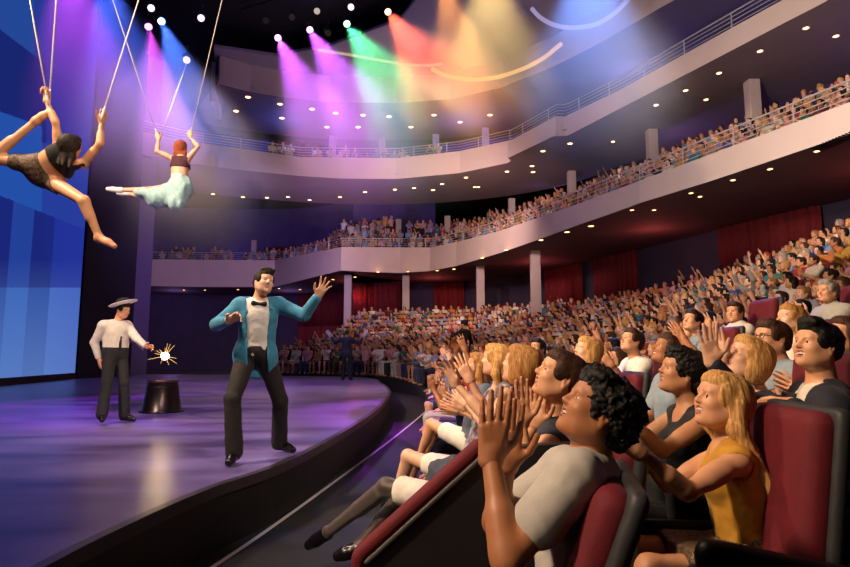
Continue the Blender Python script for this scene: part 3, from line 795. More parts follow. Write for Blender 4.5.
# LED screen, masking and back-left wall --------------------------------------
s0 = np.array([-12.55, 14.0, 0]); s1 = np.array([-14.15, 24.4, 0])
sd = unit(s1 - s0); sn = np.array([sd[1], -sd[0], 0])
root = thing('led_screen', (s0 + s1) / 2 + np.array([0, 0, .48]), 'huge blue faceted video screen along the left side of the stage', 'screen')
c0 = (s0 + s1) / 2
M_led = bpy.data.materials.new('screen_picture'); M_led.use_nodes = True
nt = M_led.node_tree; nt.nodes.clear(); out = nt.nodes.new('ShaderNodeOutputMaterial'); e = nt.nodes.new('ShaderNodeEmission'); nt.links.new(e.outputs[0], out.inputs[0])
at_ = nt.nodes.new('ShaderNodeAttribute'); at_.attribute_name = 'picture'; nt.links.new(at_.outputs['Color'], e.inputs['Color']); e.inputs['Strength'].default_value = .8
# picture laid out on the panel itself: u along the panel (0..1), v upwards (0..1)
nu, nv = 170, 560; Hs = 16.0; Ls = np.linalg.norm(s1 - s0)
U, Vv = np.meshgrid(np.linspace(0, 1, nu), np.linspace(0, 1, nv), indexing='ij')
pos = s0 + (s1 - s0) * U[..., None] + sn * .06; pos[..., 2] = .72 + Vv * Hs
m_v = (pos - (c0 + np.array([0, 0, .48]))).reshape(-1, 3)
I = np.arange(nu * nv).reshape(nu, nv); Q = np.stack([I[:-1, :-1], I[1:, :-1], I[1:, 1:], I[:-1, 1:]], -1).reshape(-1, 4)
me = mesh_np('picture', m_v, Q, smooth=False)
def screen_rgb(px, py, col):
    pal = lambda h: np.array(lin(h)[:3])
    c = np.zeros(px.shape + (3,)); c[:] = pal('2850A6')
    c[(px > 34) & (py < 60 + px * .5)] = pal('2A3FA6')
    d1 = py - (30 + px * .75)
    c[d1 > 0] = pal('1C2A7C')
    c[(d1 > 0) & (px > 46)] = pal('2338A0')
    c[(px < 42) & (py > 112 + px * .35)] = pal('2858B8'); c[(px >= 42) & (py > 128 + px * .35)] = pal('2A44A8')
    m2 = py > 196 + px * .40; st = col
    c[m2] = pal('1E2C86'); c[m2 & (st > 7) & (st < 28)] = pal('2848A8'); c[m2 & (st >= 50)] = pal('2438A4')
    m4 = py > 288; c[m4] = pal('2A52AE'); c[m4 & (st > 7) & (st < 28)] = pal('3A6CC8'); c[m4 & (st >= 50)] = pal('4A70D0')
    g = np.clip((py - 260) / 110, 0, 1)[..., None]; c = c * (1 - g * .45) + pal('7C9EE0') * g * .45
    v = np.clip((px - 40) / 50, 0, 1)[..., None] * .18
    return c * (1 - v) + pal('3A3CC0') * v
ctr = pos[:-1, :-1].reshape(-1, 3) + (s1 - s0) / nu / 2; pp = np.array([proj(q)[:2] for q in ctr]); colp = np.repeat(np.array([proj(q)[0] for q in pos[:-1, 110]]), nv - 1)
rgb = screen_rgb(pp[:, 0], pp[:, 1], colp)
ca = me.color_attributes.new('picture', 'FLOAT_COLOR', 'CORNER')
ca.data.foreach_set('color', np.repeat(np.c_[rgb, np.ones(len(rgb))], 4, axis=0).astype(np.float32).ravel())
me.materials.append(M_led); o = bpy.data.objects.new('picture', me); link(o, root)
m = MB(); mid = (0, 0, Hs / 2 + .24); ang = math.atan2(sd[1], sd[0]); m.box(mid, (Ls + .1, .1, Hs + .1), rz=ang); m.build('frame', M_black, root)
m = MB(); m.box((0, 0, .11), (Ls + .2, .2, .2), rz=ang); m.build('base', M_black, root)
# black masking flat
fa = np.array([-14.1, 24.5]); fb = at(133, 300, 27.6)[:2]
def flat(a, b_, z0, z1, name, m_, th=.15):
    m = MB(); c = (a + b_) / 2; d = b_ - a; m.box((c[0], c[1], (z0 + z1) / 2), (np.linalg.norm(d), th, z1 - z0), rz=math.atan2(d[1], d[0])); return struct(m.build(name, m_))
flat(fa, fb, STAGE, 17.5, 'wall_masking', mat('masking_flat', '120E20', .8, var=.05))
ga = at(133, 300, 29.8)[:2]; gb = at(150, 300, 46)[:2]
flat(ga, at(149, 300, 30.5)[:2], .0, 17.0, 'wall_proscenium', mat('grey_wall', '6A6274', .8, var=.04), .2)
flat(at(222, 60, 33)[:2], at(214, 60, 30.5)[:2], 14.8, 17.0, 'wall_gallery_end', M_plaster, .2)
# ------------------------------------------------------------------ stage lighting rig
def spot(loc, target, color, energy, size=20, blend=.5, soft=.05, parent=None, name='lamp'):
    l = bpy.data.lights.new(name, 'SPOT'); l.energy = energy; l.color = color; l.spot_size = math.radians(size); l.spot_blend = blend; l.shadow_soft_size = soft
    o = bpy.data.objects.new(name, l); link(o, parent); o.location = [float(v) for v in loc]
    o.rotation_euler = (Vector([float(v) for v in target]) - Vector([float(v) for v in loc])).to_track_quat('-Z', 'Y').to_euler()
    return o
M_body = mat('fixture_body', '16151A', .5, metal=.3, var=.05)
def fixture(loc, target, hexc, glow, label, spotp=None, sc=1, group='stage spotlights hanging from the rig'):
    loc = np.asarray(loc, float); d = unit(np.asarray(target) - loc)
    root = thing('stage_light', loc, label, 'stage light', group)
    q = Vector(d).to_track_quat('Z', 'Y').to_matrix()
    m = MB(); m.lathe([(.10 * sc, -.34 * sc), (.13 * sc, -.30 * sc), (.13 * sc, -.1 * sc), (.17 * sc, -.02 * sc), (.17 * sc, .0)], n=16, M=q, caps=False); m.lathe([(.001, -.345 * sc), (.10 * sc, -.34 * sc)], n=16, M=q, caps=False); m.build('housing', M_body, root)
    m = MB(); m.lathe([(.001, -.02 * sc), (.08 * sc, -.012 * sc), (.155 * sc, -.025 * sc)], n=16, M=q, caps=False); m.build('lens', emit('lens_' + hexc + str(glow), hexc, glow), root)
    m = MB(); b = -Vector(d) * .18 * sc; x = Vector(d).cross(Vector((0, 0, 1))).normalized() * .2 * sc; t = Vector((0, 0, .34 * sc)) + b
    m.tube([b + x, b + x + Vector((0, 0, .2 * sc)), t + x * .3, t - x * .3, b - x + Vector((0, 0, .2 * sc)), b - x], .02 * sc, 6); m.tube([t, t + Vector((0, 0, .35 * sc))], .025 * sc, 6); m.build('yoke', M_body, root)
    if spotp:
        c, en, size, bl, soft = spotp
        lo = spot(-np.array(d) * -.05, np.array(d) * 5, c, en, size, bl, soft, root); 
    return root
def hx(h): return lin(h)[:3]
beams = [((278, 38), 22, (352, 190), 15, 'E890FF', (.62, .10, 1), 'purple', .85, 19), ((310, 30), 22, (392, 170), 15, 'E090FF', (.58, .10, 1), 'second purple', .85, 19),
         ((347, 24), 22, (430, 150), 15, 'B0FFD0', (.08, .8, .30), 'green', .75, 20), ((388, 12), 22, (468, 130), 15, 'FFB080', (1, .12, .06), 'red', .8, 21),
         ((440, -36), 20.5, (474, 130), 14, 'FFA040', (1, .36, .07), 'orange', .55, 15), ((486, -50), 20, (500, 140), 13.5, 'FFD070', (1, .66, .20), 'yellow', .62, 22),
         ((590, -60), 19.5, (592, 90), 14, '80A0FF', (.14, .30, 1), 'blue', 1.1, 24),
         ((161.5, 21.5), 20, (215, 165), 15, 'A0C0FF', (.08, .20, 1), 'blue beam above the second aerialist', .55, 19),
         ((148.5, 27), 20, (182, 200), 15, 'F070E0', (.75, .08, .8), 'pink beam above the second aerialist', .45, 17),
         ((60, -55), 20, (100, 150), 15, 'E070FF', (.60, .06, .9), 'violet beam above the nearer aerialist', .5, 22),
         ((100, -35), 20, (150, 170), 15, '70A0FF', (.06, .14, 1), 'deep blue beam above the nearer aerialist', .5, 22)]
def haze_cone(a, t, ang, name_):
    """haze cone shaped to draw one beam; density peaks midway to offset lamp falloff"""
    a = np.asarray(a, float); d = unit(np.asarray(t) - a); L = 12
    root = None; q = Vector(d).to_track_quat('Z', 'Y')
    r1 = .19 * L; k_ang = math.tan(math.radians(ang / 2)) / .19
    m = MB(); m.lathe([(.12, .3), (.12 + r1, L)], n=20); m.csm = True
    if 'beam_haze' not in _mats:
        hz = bpy.data.materials.new('beam_haze'); hz.use_nodes = True; nt = hz.node_tree; nt.nodes.clear(); _mats['beam_haze'] = hz
        v = nt.nodes.new('ShaderNodeVolumeScatter'); o = nt.nodes.new('ShaderNodeOutputMaterial'); nt.links.new(v.outputs[0], o.inputs['Volume'])
        tc = nt.nodes.new('ShaderNodeTexCoord'); sx = nt.nodes.new('ShaderNodeSeparateXYZ'); nt.links.new(tc.outputs['Object'], sx.inputs[0])
        mr = nt.nodes.new('ShaderNodeMapRange'); mr.inputs['From Min'].default_value = 3; mr.inputs['From Max'].default_value = L; mr.inputs['To Min'].default_value = HAZE; mr.inputs['To Max'].default_value = 0
        mr.interpolation_type = 'SMOOTHSTEP'
        mr.inputs['From Min'].default_value = 0; mr.inputs['To Min'].default_value = 0; mr.inputs['To Max'].default_value = 1; mr.interpolation_type = 'LINEAR'
        rp = nt.nodes.new('ShaderNodeValToRGB'); rp.color_ramp.interpolation = 'EASE'; els = rp.color_ramp.elements
        els[0].position = 0; els[0].color = (.35, .35, .35, 1); els[1].position = 1; els[1].color = (0, 0, 0, 1)
        for ps, vv in ((.3, .8), (.55, 1), (.75, .6)): e_ = els.new(ps); e_.color = (vv, vv, vv, 1)
        ml = nt.nodes.new('ShaderNodeMath'); ml.operation = 'MULTIPLY'; ml.inputs[1].default_value = HAZE
        nt.links.new(sx.outputs['Z'], mr.inputs['Value']); nt.links.new(mr.outputs[0], rp.inputs[0]); nt.links.new(rp.outputs[0], ml.inputs[0]); 
        cx = nt.nodes.new('ShaderNodeCombineXYZ'); nt.links.new(sx.outputs['X'], cx.inputs[0]); nt.links.new(sx.outputs['Y'], cx.inputs[1])
        ln = nt.nodes.new('ShaderNodeVectorMath'); ln.operation = 'LENGTH'; nt.links.new(cx.outputs[0], ln.inputs[0])
        rz_ = nt.nodes.new('ShaderNodeMath'); rz_.operation = 'MULTIPLY_ADD'; rz_.inputs[1].default_value = .19; rz_.inputs[2].default_value = .12; nt.links.new(sx.outputs['Z'], rz_.inputs[0])
        dv = nt.nodes.new('ShaderNodeMath'); dv.operation = 'DIVIDE'; nt.links.new(ln.outputs['Value'], dv.inputs[0]); nt.links.new(rz_.outputs[0], dv.inputs[1])
        fo = nt.nodes.new('ShaderNodeMapRange'); fo.interpolation_type = 'SMOOTHSTEP'; fo.inputs['From Min'].default_value = .45; fo.inputs['From Max'].default_value = .95; fo.inputs['To Min'].default_value = 1; fo.inputs['To Max'].default_value = 0; nt.links.new(dv.outputs[0], fo.inputs['Value'])
        m2_ = nt.nodes.new('ShaderNodeMath'); m2_.operation = 'MULTIPLY'; nt.links.new(ml.outputs[0], m2_.inputs[0]); nt.links.new(fo.outputs[0], m2_.inputs[1]); nt.links.new(m2_.outputs[0], v.inputs['Density'])
    o = m.build('haze', _mats['beam_haze']); o.location = a; o.rotation_mode = 'QUATERNION'; o.rotation_quaternion = q; o.scale = (k_ang, k_ang, 1)
    tag(o, 'thin smoke haze lit by the %s' % name_, 'haze', kind='stuff')
for (px, py), Y, (tx, ty), TY, hexc, c, nm, k_, sz in beams:
    a_, t_ = at(px, py, Y), at(tx, ty, TY); nm2 = nm if 'above' in nm else nm + ' beam in the row over the far balcony'
    fixture(a_, t_, hexc, 7, 'spotlight throwing the ' + nm2, (c, BEAM * k_, sz, .6, .10), .8)
    haze_cone(a_, t_, sz * 1.1, nm2)
small = [((151, 8), 'F4DCFF', 'white lamp at the top left, level with the rig'), ((201, 18), 'F0D0FF', 'tilted white lamp alone on the rig right of the blue spotlight'), ((186.5, 60), 'E8C8FF', 'low hanging lamp above the second aerialist'),
         ((317, 11), 'D8C8B8', 'dim square lamp above the purple beams'), ((351, 7), 'FFE8FF', 'white square lamp above the green beam'), ((266, 20.5), '4A4048', 'unlit lamp left above the first purple beam'), ((292, 17), '5A5258', 'unlit lamp between the purple beams'), ((328, 33), '5A5240', 'unlit lamp right of the second purple beam')]
for (px, py), hexc, l in small:
    p = at(px, py, 21.5 if px > 250 else 19.5); fixture(p, p + np.array([.8, -3.6, -1.6]), hexc, 2.2 if hexc[0] in 'EF' else (.8 if hexc[0] == 'D' else .2), l, None, .75)
# lighting bars that carry the lamps
for i, (a, b_, l) in enumerate(((at(90, -40, 20.2), at(225, -5, 20.2), 'black lighting bar carrying the lamps at the top left'), (at(240, 10, 22.2), at(640, -110, 22.2), 'black lighting bar carrying the row of coloured beams'))):
    m = MB()
    for dz in (0, .3): m.tube([a + np.array([0, 0, dz]), b_ + np.array([0, 0, dz])], .03, 6)
    for k in range(16):
        t0, t1 = k / 16, (k + 1) / 16; m.tube([a + (b_ - a) * t0, a + (b_ - a) * t1 + np.array([0, 0, .3])], .015, 5)
    tag(m.build('lighting_truss', M_dk), l, 'truss')

# unseen lamps added to light house and stage, placed for their effect
WARM = (1, .74, .50)
def lamp_only(loc, target, c, en, size, blend=.6, soft=.3):
    o = spot(loc, target, c, en, size, blend, soft, name='unseen_lamp'); return o
lamp_only((-7, 3, 8.5), (6, 14, 2), WARM, 7500, 95, .9, .5)      # front light on the stalls from over the stage
lamp_only((-8, 10, 9.5), (1, 26, 2), (1, .68, .55), 7500, 90, .9, .5)
lamp_only((-3.2, .6, 4.6), (1.0, 3.2, 1.0), WARM, 1300, 60, .8, .2)      # near rows
lamp_only((-3.5, 7, 7), (1.5, 4.5, 1.0), (1, .74, .5), 1200, 60, .8, .3)
lamp_only((3.5, .5, 7.5), (-1.5, 5.7, 1.6), (1, .86, .70), 2000, 22, .6, .15)   # presenter key
lamp_only((-1, 1.0, 7.5), (-4.3, 8.8, 1.4), (1, .80, .66), 1100, 24, .6, .15)
lamp_only((1, .5, 5.5), (-3.8, 6.2, 3.3), (1, .74, .45), 900, 34, .6, .15)       # near aerialist
lamp_only((1, 2, 6), (-4.0, 9, 3.9), (1, .80, .75), 900, 26, .6, .15)       # far aerialist
for x, y, en in ((-3.5, 9, 1500), (-7, 15, 2200), (-4, 4.5, 700), (-9, 8, 1500), (-4, 20, 2200)):
    lamp_only((x - 1, y + 1.5, 10.5), (x, y, STAGE), (.36, .17, 1), en * .6, 58, .9, .3)
lamp_only((4.5, 11, 6.8), (11, 19, 9.8), (1, .84, .72), 2600, 125, .9, .4)  # from here, unseen spots added to brighten the balcony fronts
lamp_only((1, 26, 8.0), (1, 40, 9.4), (.98, .68, .66), 2700, 125, .9, .4)
lamp_only((2, 26.5, 12.5), (-2, 33, 16.2), (1, .72, .58), 600, 110, .9, .3)
lamp_only((-9, 28, 7), (-14, 48, 8), (.62, .42, .95), 4200, 100, .9, .4)
for P_, zz, col, n0, en, of_ in ((P1, 6.0, (1, .17, .15), 9, 48, 3.6), (P1, 9.6, (.40, .24, 1), 9, 90, 4.6), (P3, 14.0, (.14, .20, 1), 9, 300, 3.2)):  # unseen point fills added to brighten walls and curtains
    for q in resample(outw(P_, of_), 5)[::2][:n0 + 3]:
        l = bpy.data.lights.new('wall_fill', 'POINT'); l.energy = en; l.color = (.5, .3, 1) if (zz < 7 and q[0] < -9) else col; l.shadow_soft_size = .3; lo = bpy.data.objects.new('wall_fill', l); link(lo); lo.location = (q[0], q[1], zz)
lamp_only((-9, 20, 8), (-16, 46, 3), (.40, .20, 1), 2500, 60, .9, .4)  # unseen violet spot added for the back-left wall
for lp, le in (((2, 24, 9), 120), ((-8, 32, 9), 160), ((3, 4, 8), 30)):
    l = bpy.data.lights.new('house_fill', 'POINT'); l.energy = le; l.color = (.75, .45, .85); l.shadow_soft_size = 1.0; lo = bpy.data.objects.new('house_fill', l); link(lo); lo.location = lp  # dim unseen fill points added to lift the dark hall
l = bpy.data.lights.new('front_fill', 'AREA'); l.energy = 22; l.size = 1.6; l.color = (1, .76, .55); lo = bpy.data.objects.new('front_fill', l); link(lo); lo.location = (-2.6, -.6, 2.6)  # soft unseen fill added beside the camera for the near spectators
lo.rotation_euler = (Vector((.5, 2, 1)) - Vector(lo.location)).to_track_quat('-Z', 'Y').to_euler()
w = bpy.data.worlds.new('world'); scene.world = w; w.use_nodes = True
w.node_tree.nodes['Background'].inputs['Color'].default_value = (.30, .16, .22, 1); w.node_tree.nodes['Background'].inputs['Strength'].default_value = .0
vs = scene.view_settings; vs.view_transform = 'Standard'; vs.look = 'None'; vs.gamma = 1; vs.exposure = 0; vs.use_curve_mapping = False
scene.cycles.max_bounces = 5; scene.cycles.diffuse_bounces = 3; scene.cycles.glossy_bounces = 2; scene.cycles.volume_bounces = 0; scene.cycles.transparent_max_bounces = 4
scene.cycles.sample_clamp_indirect = 3

# ------------------------------------------------------------------ materials for clothes and hair
def cloth(n, h, **k): return mat('cloth_' + n, h, k.pop('rough', .8), var=k.pop('var', .06), scale=20, sheen=k.pop('sheen', .03), bump=.12, bscale=260, **k)
def hairm(n, h, h2=None): return mat('hair_' + n, h, .62, scale=130, hex2=h2, bump=.35, bscale=260, spec=.3, stretch=(1, 1, .10))
H_dark = hairm('dark', '2A1810', '140B08'); H_black = hairm('black', '15100F', '080606'); H_brown = hairm('brown', '4A2C1A', '2E1A10')
H_blond = hairm('blond', 'D9A868', 'A87840'); H_gold = hairm('golden', 'C08A50', '8E5E30'); H_ginger = hairm('ginger', 'B05A34', '82381E'); H_grey = hairm('grey', 'A8A09A', '7C746E')
C_teal = cloth('teal', '3784A6', sheen=.1); C_white = cloth('white', 'E6DCD4'); C_trou = cloth('dark_brown', '221817'); C_navy = cloth('navy', '12121F'); C_blackc = cloth('black', '141216')
C_greytee = cloth('grey', 'B4ACA6'); C_yellow = cloth('mustard', 'C48C28'); C_lt = mat('shoe_leather', '141015', .25, var=.1)
C_cream = cloth('cream', 'DCCFC0'); C_red = cloth('red', '9A1C24'); C_sky = cloth('skirt_blue', 'A6CCD0', var=.1); C_plum = cloth('plum', '4A1E2E')

def base_of(J, z=None):
    p = (np.asarray(J['al']) + np.asarray(J['ar'])) / 2; return np.array([p[0], p[1], z if z is not None else p[2] - .09])
X_ = np.array([1.0, 0, 0]); Y_ = np.array([0, 1.0, 0]); Z_ = np.array([0, 0, 1.0])
def chain_report(n, J):
    if 'DBG' in globals():
        d = lambda a, b: round(float(np.linalg.norm(np.asarray(J[a]) - np.asarray(J[b]))), 2)
        print('LEN', n, 'ua', d('sl', 'el'), d('sr', 'er'), 'fa', d('el', 'wl'), d('er', 'wr'), 'th', d('hl', 'kl'), d('hr', 'kr'), 'sh', d('kl', 'al'), d('kr', 'ar'), 'to', d('pel', 'neck'))

# ---- presenter in the teal jacket (his right arm is on the left of the picture)
D = 5.75
J = dict(head=at(263.5, 283, D), neck=at(259, 301, D + .03), pel=at(256, 352, D + .08))
J['hf'] = unit(np.array([.62, -.68, .12])); J['hu'] = unit(np.array([.22, 0, 1.0]))
J['sr'] = at(240.5, 305.5, D - .02); J['sl'] = at(278, 304.5, D + .08)
J['hr'] = at(247.5, 353, D + .09); J['hl'] = at(264.5, 353, D + .10)
setarm(J, 'r', at(228, 321, D - .32), at(198, 335, D) - at(240, 305, D)); setarm(J, 'l', at(318, 296, D - .05), np.array([.2, .3, -1.0]))
J['ar'] = np.append(atz(234, 464, STAGE)[:2], STAGE + .095); J['al'] = np.append(atz(279, 453, STAGE)[:2], STAGE + .095)
setleg(J, 'r', J['ar'], (-.2, -.6, 0), 1.15); setleg(J, 'l', J['al'], (1.0, -.55, 0), 1.17)
J['tr'] = J['ar'] + np.array([-.0, -.15, -.055]); J['tl'] = J['al'] + np.array([.15, -.05, -.055])
chain_report('presenter', J)
hw = J['wl']
root, L_, R_ = hero('grinning man in a teal jacket, bow tie and black trousers posing on the purple stage', base_of(J, STAGE), J,
    dict(skin='fair', hair=('quiff', H_dark), smile=1, fres=.004, hres=.0035, shoes=C_lt, wear=[
        ('shirt', 'shirt', C_white, dict(inf=.008, sleeve=2.06, neck=.050, hem=-.05, h=.008)), ('trousers', 'trousers', C_trou, dict(waist=.07)),
        ('jacket', 'jacket', C_teal, dict(inf=.020, sleeve=1.96, neck=.075, hem=-.33, openf=.0, h=.008))]), s=1.03,
    hands=(dict(d=at(327, 281, D - .1) - at(318, 296, D - .05), t=(-.9, 0, .25), n=(.2, -1, 0), curl=.12, spread=.26), dict(d=(.62, -.25, .28), t=(.0, -.6, .7), n=(0, .4, -1), curl=.45, spread=.08)))
# bow tie, lapels, buttons
nb = np.asarray(J['neck']); pr_, Rt, up_t, fw_t, ac_t, Lt = torso(J)
bt = nb + fw_t * .100 - up_t * .022; b0 = base_of(J, STAGE)
q = [C(bt, .010, bt + ac_t * .052 + up_t * .008, .024, .005), C(bt, .010, bt - ac_t * .052 - up_t * .004, .024, .005), El(bt + fw_t * .006, (.014, .014, .014), None, .004)]
put_mesh('bow_tie', solid(q, .004), [C_blackc], root, b0)
for sg in (-1, 1):
    q = [C(nb + ac_t * .078 * sg + up_t * .005 + fw_t * .02, .012, nb + ac_t * .112 * sg - up_t * .10 + fw_t * .100, .020, .01), C(nb + ac_t * .112 * sg - up_t * .10 + fw_t * .100, .022, nb + ac_t * .100 * sg - up_t * .30 + fw_t * .112, .009, .01)]
    put_mesh('lapel', solid(q, .006), [C_teal], root, b0)
for t in (.12, .19, .26, .33):
    c = nb - up_t * t + fw_t * (.126 - .02 * abs(t - .2)); put_mesh('button', solid([El(c, (.006, .006, .006), None, .002)], .003), [C_cream], root, b0)

# ---- man in white shirt and hat on the left of the stage
D = 9.0
J = dict(head=at(122.5, 310.5, D), neck=at(117.5, 322.5, D), pel=at(115, 353, D))
J['hf'] = unit(np.array([.95, -.3, -.18])); J['hu'] = unit(np.array([.1, 0, 1.0]))
J['sr'] = at(103.5, 325.5, D - .15); J['sl'] = at(127, 326, D + .12); J['hr'] = at(110, 353, D - .05); J['hl'] = at(120, 353, D + .08)
setarm(J, 'r', at(99, 359, D - .1), np.array([-1, .1, -.1])); setarm(J, 'l', at(151, 352, D - .15), np.array([-.1, .3, -1.0]))
J['ar'] = np.append(atz(101, 425, STAGE)[:2], STAGE + .09); J['al'] = np.append(atz(124, 422, STAGE)[:2], STAGE + .09)
setleg(J, 'r', J['ar'], (.6, -.8, 0), 1.12); setleg(J, 'l', J['al'], (.6, -.6, 0), 1.12)
J['tr'] = J['ar'] + np.array([.08, -.13, -.05]); J['tl'] = J['al'] + np.array([.15, -.02, -.05])
chain_report('hat', J)
root, L_, R_ = hero('man in a white shirt and tilted hat reaching towards the flare beside the bucket', base_of(J, STAGE), J,
    dict(skin='tan', fat=1.1, hair=('short', H_dark), smile=.2, res=.011, fres=.005, hres=.005, shoes=C_lt, wear=[
        ('shirt', 'shirt', C_white, dict(inf=.016, sleeve=1.95, hem=.08, h=.010)), ('trousers', 'trousers', C_navy, dict(waist=.13, h=.010))]),
    hands=(dict(d=(.8, -.2, -.15), t=(0, -.3, 1), n=(0, 0, -1), curl=.35, spread=.1), dict(d=(.3, -.2, -1), t=(.6, -.6, 0), n=(1, 0, 0), curl=.35, spread=.15)))
hr = frame(J['hf'], J['hu']); hc = np.asarray(J['head']) + hr[2] * .085 - b0 * 0
bs = base_of(J, STAGE)
q = Vector(unit(np.array([-.30, -.05, 1.0]))).to_track_quat('Z', 'Y').to_matrix()
hat = thing('hat', hc, 'dark hat with a pale upturned brim worn by the white shirted man', 'hat')
m = MB(); m.lathe([(.001, .105), (.07, .10), (.093, .075), (.100, .0)], n=24, M=q, caps=False); m.build('crown', C_blackc, hat)
m = MB(); m.lathe([(.095, .0), (.20, .022), (.205, .030), (.19, .034), (.098, .012)], n=28, M=q, caps=False); m.build('brim', cloth('brim_white', 'E8E2E4'), hat)
# tie and dark blue strip along the left arm
pr_, Rt, up_t, fw_t, ac_t, Lt = torso(J); nb = np.asarray(J['neck'])
q = [C(nb + fw_t * .095 - up_t * .03, .016, nb + fw_t * .135 - up_t * .22, .022, .01), C(nb + fw_t * .135 - up_t * .22, .022, nb + fw_t * .125 - up_t * .40, .030, .01)]
put_mesh('necktie', solid(q, .007), [C_navy], root, bs)
q = [C(np.asarray(J['sl']) - Z_ * .2 + X_ * .02, .03, np.asarray(J['el']) - Z_ * .06, .028, .03), C(np.asarray(J['el']) - Z_ * .06, .028, np.asarray(J['wl']) - Z_ * .05 - X_ * .03, .02, .03)]
put_mesh('dark_arm_strip', solid(q, .009), [cloth('arm_strip', '2E2E66')], root, bs)
# flare in his hand
fl = at(165, 356, 8.8)
root = thing('sparkler', fl, 'small burning flare shining warm white above the upturned bucket', 'flare')
m = MB(); m.tube([np.asarray(J['wl']) + np.array([.06, -.02, -.03]) - fl, (-.03, 0, 0)], .010, 6); m.build('handle', M_dk, root)
V, Q, M_ = solid([El((0, 0, 0), (.055, .055, .055), None, .01)], .012); put_mesh('flame', (V, Q, M_), [emit('flare_glow', 'FFD890', 60)], root, (0, 0, 0))
m = MB()
for k in range(16):
    v = Vector(rng.normal(size=3)).normalized(); m.tube([v * .05, v * float(rng.uniform(.12, .26))], .002, 4, rs=[.0025, .0008])
m.build('glare_rays', emit('ray_glow', 'FFC070', 3), root)  # thin glowing rays standing in for lens glare around the flare
l = bpy.data.lights.new('flare_lamp', 'POINT'); l.energy = 30; l.color = (1, .72, .38); l.shadow_soft_size = .06; lo = bpy.data.objects.new('flare_lamp', l); link(lo, root)
# upturned bucket
bp = atz(161.5, 412, STAGE); bk = thing('bucket', bp, 'dark upturned metal bucket with a copper rim standing on the stage', 'bucket')
m = MB(); m.lathe([(.345, .0), (.335, .03), (.315, .05), (.245, .50), (.25, .52)], n=40, caps=False); m.build('body', mat('bucket_steel', '3A3236', .3, metal=.85, var=.12, scale=5), bk)
m = MB(); m.lathe([(.25, .505), (.265, .52), (.265, .545), (.235, .55), (.001, .545)], n=40, caps=False); m.build('base_plate', mat('bucket_copper', '7A5648', .28, metal=.85, var=.1), bk)
m = MB(); m.lathe([(.340, .0), (.362, .004), (.362, .03), (.335, .035)], n=40, caps=False); m.build('rim', mat('bucket_steel', '3A3236'), bk)
m = MB(); m.lathe([(.262, .42), (.27, .43), (.262, .44)], n=40, caps=False); m.build('band', mat('bucket_steel', '3A3236'), bk)

# ---- nearer aerialist
D = 5.6
J = dict(head=at(70, 147, D - .02), neck=at(68, 160, D + .02), pel=at(38, 171.5, D + .05))
J['hf'] = unit(np.array([.35, .9, .15])); J['hu'] = unit(np.array([.25, -.2, .92]))
J['sl'] = at(59, 151, D - .02); J['sr'] = at(83, 164, D + .12); J['hl'] = at(34, 165, D); J['hr'] = at(44, 177, D + .1)
setarm(J, 'l', at(46.5, 101, D - .1), np.array([.6, -.4, 0]), .93); setarm(J, 'r', at(101.5, 122, D + .1), np.array([.5, -.3, -1]), .93)
J['kr'] = at(84, 201, D - .08); J['ar'] = at(99, 237, D); J['tr'] = at(114, 246, D - .02)
J['kl'] = at(-8, 158, D - .1); J['al'] = at(36, 121, D - .1); J['tl'] = at(47, 113, D - .1)
chain_report('aerial1', J)
J['hairdir'] = np.array([.05, -.35, -1]); J['hairlen'] = .12; hz0 = np.array([at(60, 200, D)[0], D, 3.2])
ropeL = np.asarray(J['wl']) ; ropeR = np.asarray(J['wr'])
root, L_, R_ = hero('aerialist in black top and brown patterned shorts stretched between ropes, front leg trailing down', hz0, J,
    dict(skin='tan', hair=('long', H_dark), smile=.2, res=.009, wear=[
        ('top', 'tank', C_blackc, dict(inf=.009, hem=.23, h=.007)), ('shorts', 'shorts', mat('shorts_print', '6E5440', .7, scale=38, hex2='2A1E18', bump=.2), dict(length=.42, waist=.13))]), fem=True, s=.97,
    hands=(dict(d=at(47, 88, D - .1) - at(46.5, 101, D - .1), t=(1, -.3, 0), n=(.3, -1, 0), curl=1.0, spread=.02), dict(d=at(105, 108, D) - at(101.5, 122, D), t=(-.8, -.5, 0), n=(.2, -1, 0), curl=1.0, spread=.02)))
M_rope = mat('rope_fibre', 'CFC4BC', .8, var=.15, scale=60, bump=.4, bscale=150)
def rope(a, b, label, r=.0075, knot=True):
    a = np.asarray(a, float); b = np.asarray(b, float); root = thing('rope', b, label, 'rope')
    m = MB(); m.tube([b - b, (a - b) * .5, a - b], r, 8); m.build('cord', M_rope, root)
    if knot:
        m = MB(); d = unit(a - b); m.tube([-d * .12, -d * .06, d * .0, d * .08], r * 1.7, 8, rs=[r, r * 1.9, r * 1.9, r]); m.build('hand_loop', M_rope, root)
rope(at(24.5, -30, D), at(46.5, 94, D - .12), 'thick rope held by the nearer aerialist, left of her pair')
rope(at(58.5, -30, D + .3), at(49.5, 96, D - .08), 'second rope beside the first in the left hand of the nearer aerialist')
rope(at(148, -30, D + 1.2), at(103.5, 112, D + .02), 'single rope in the right hand of the nearer aerialist')

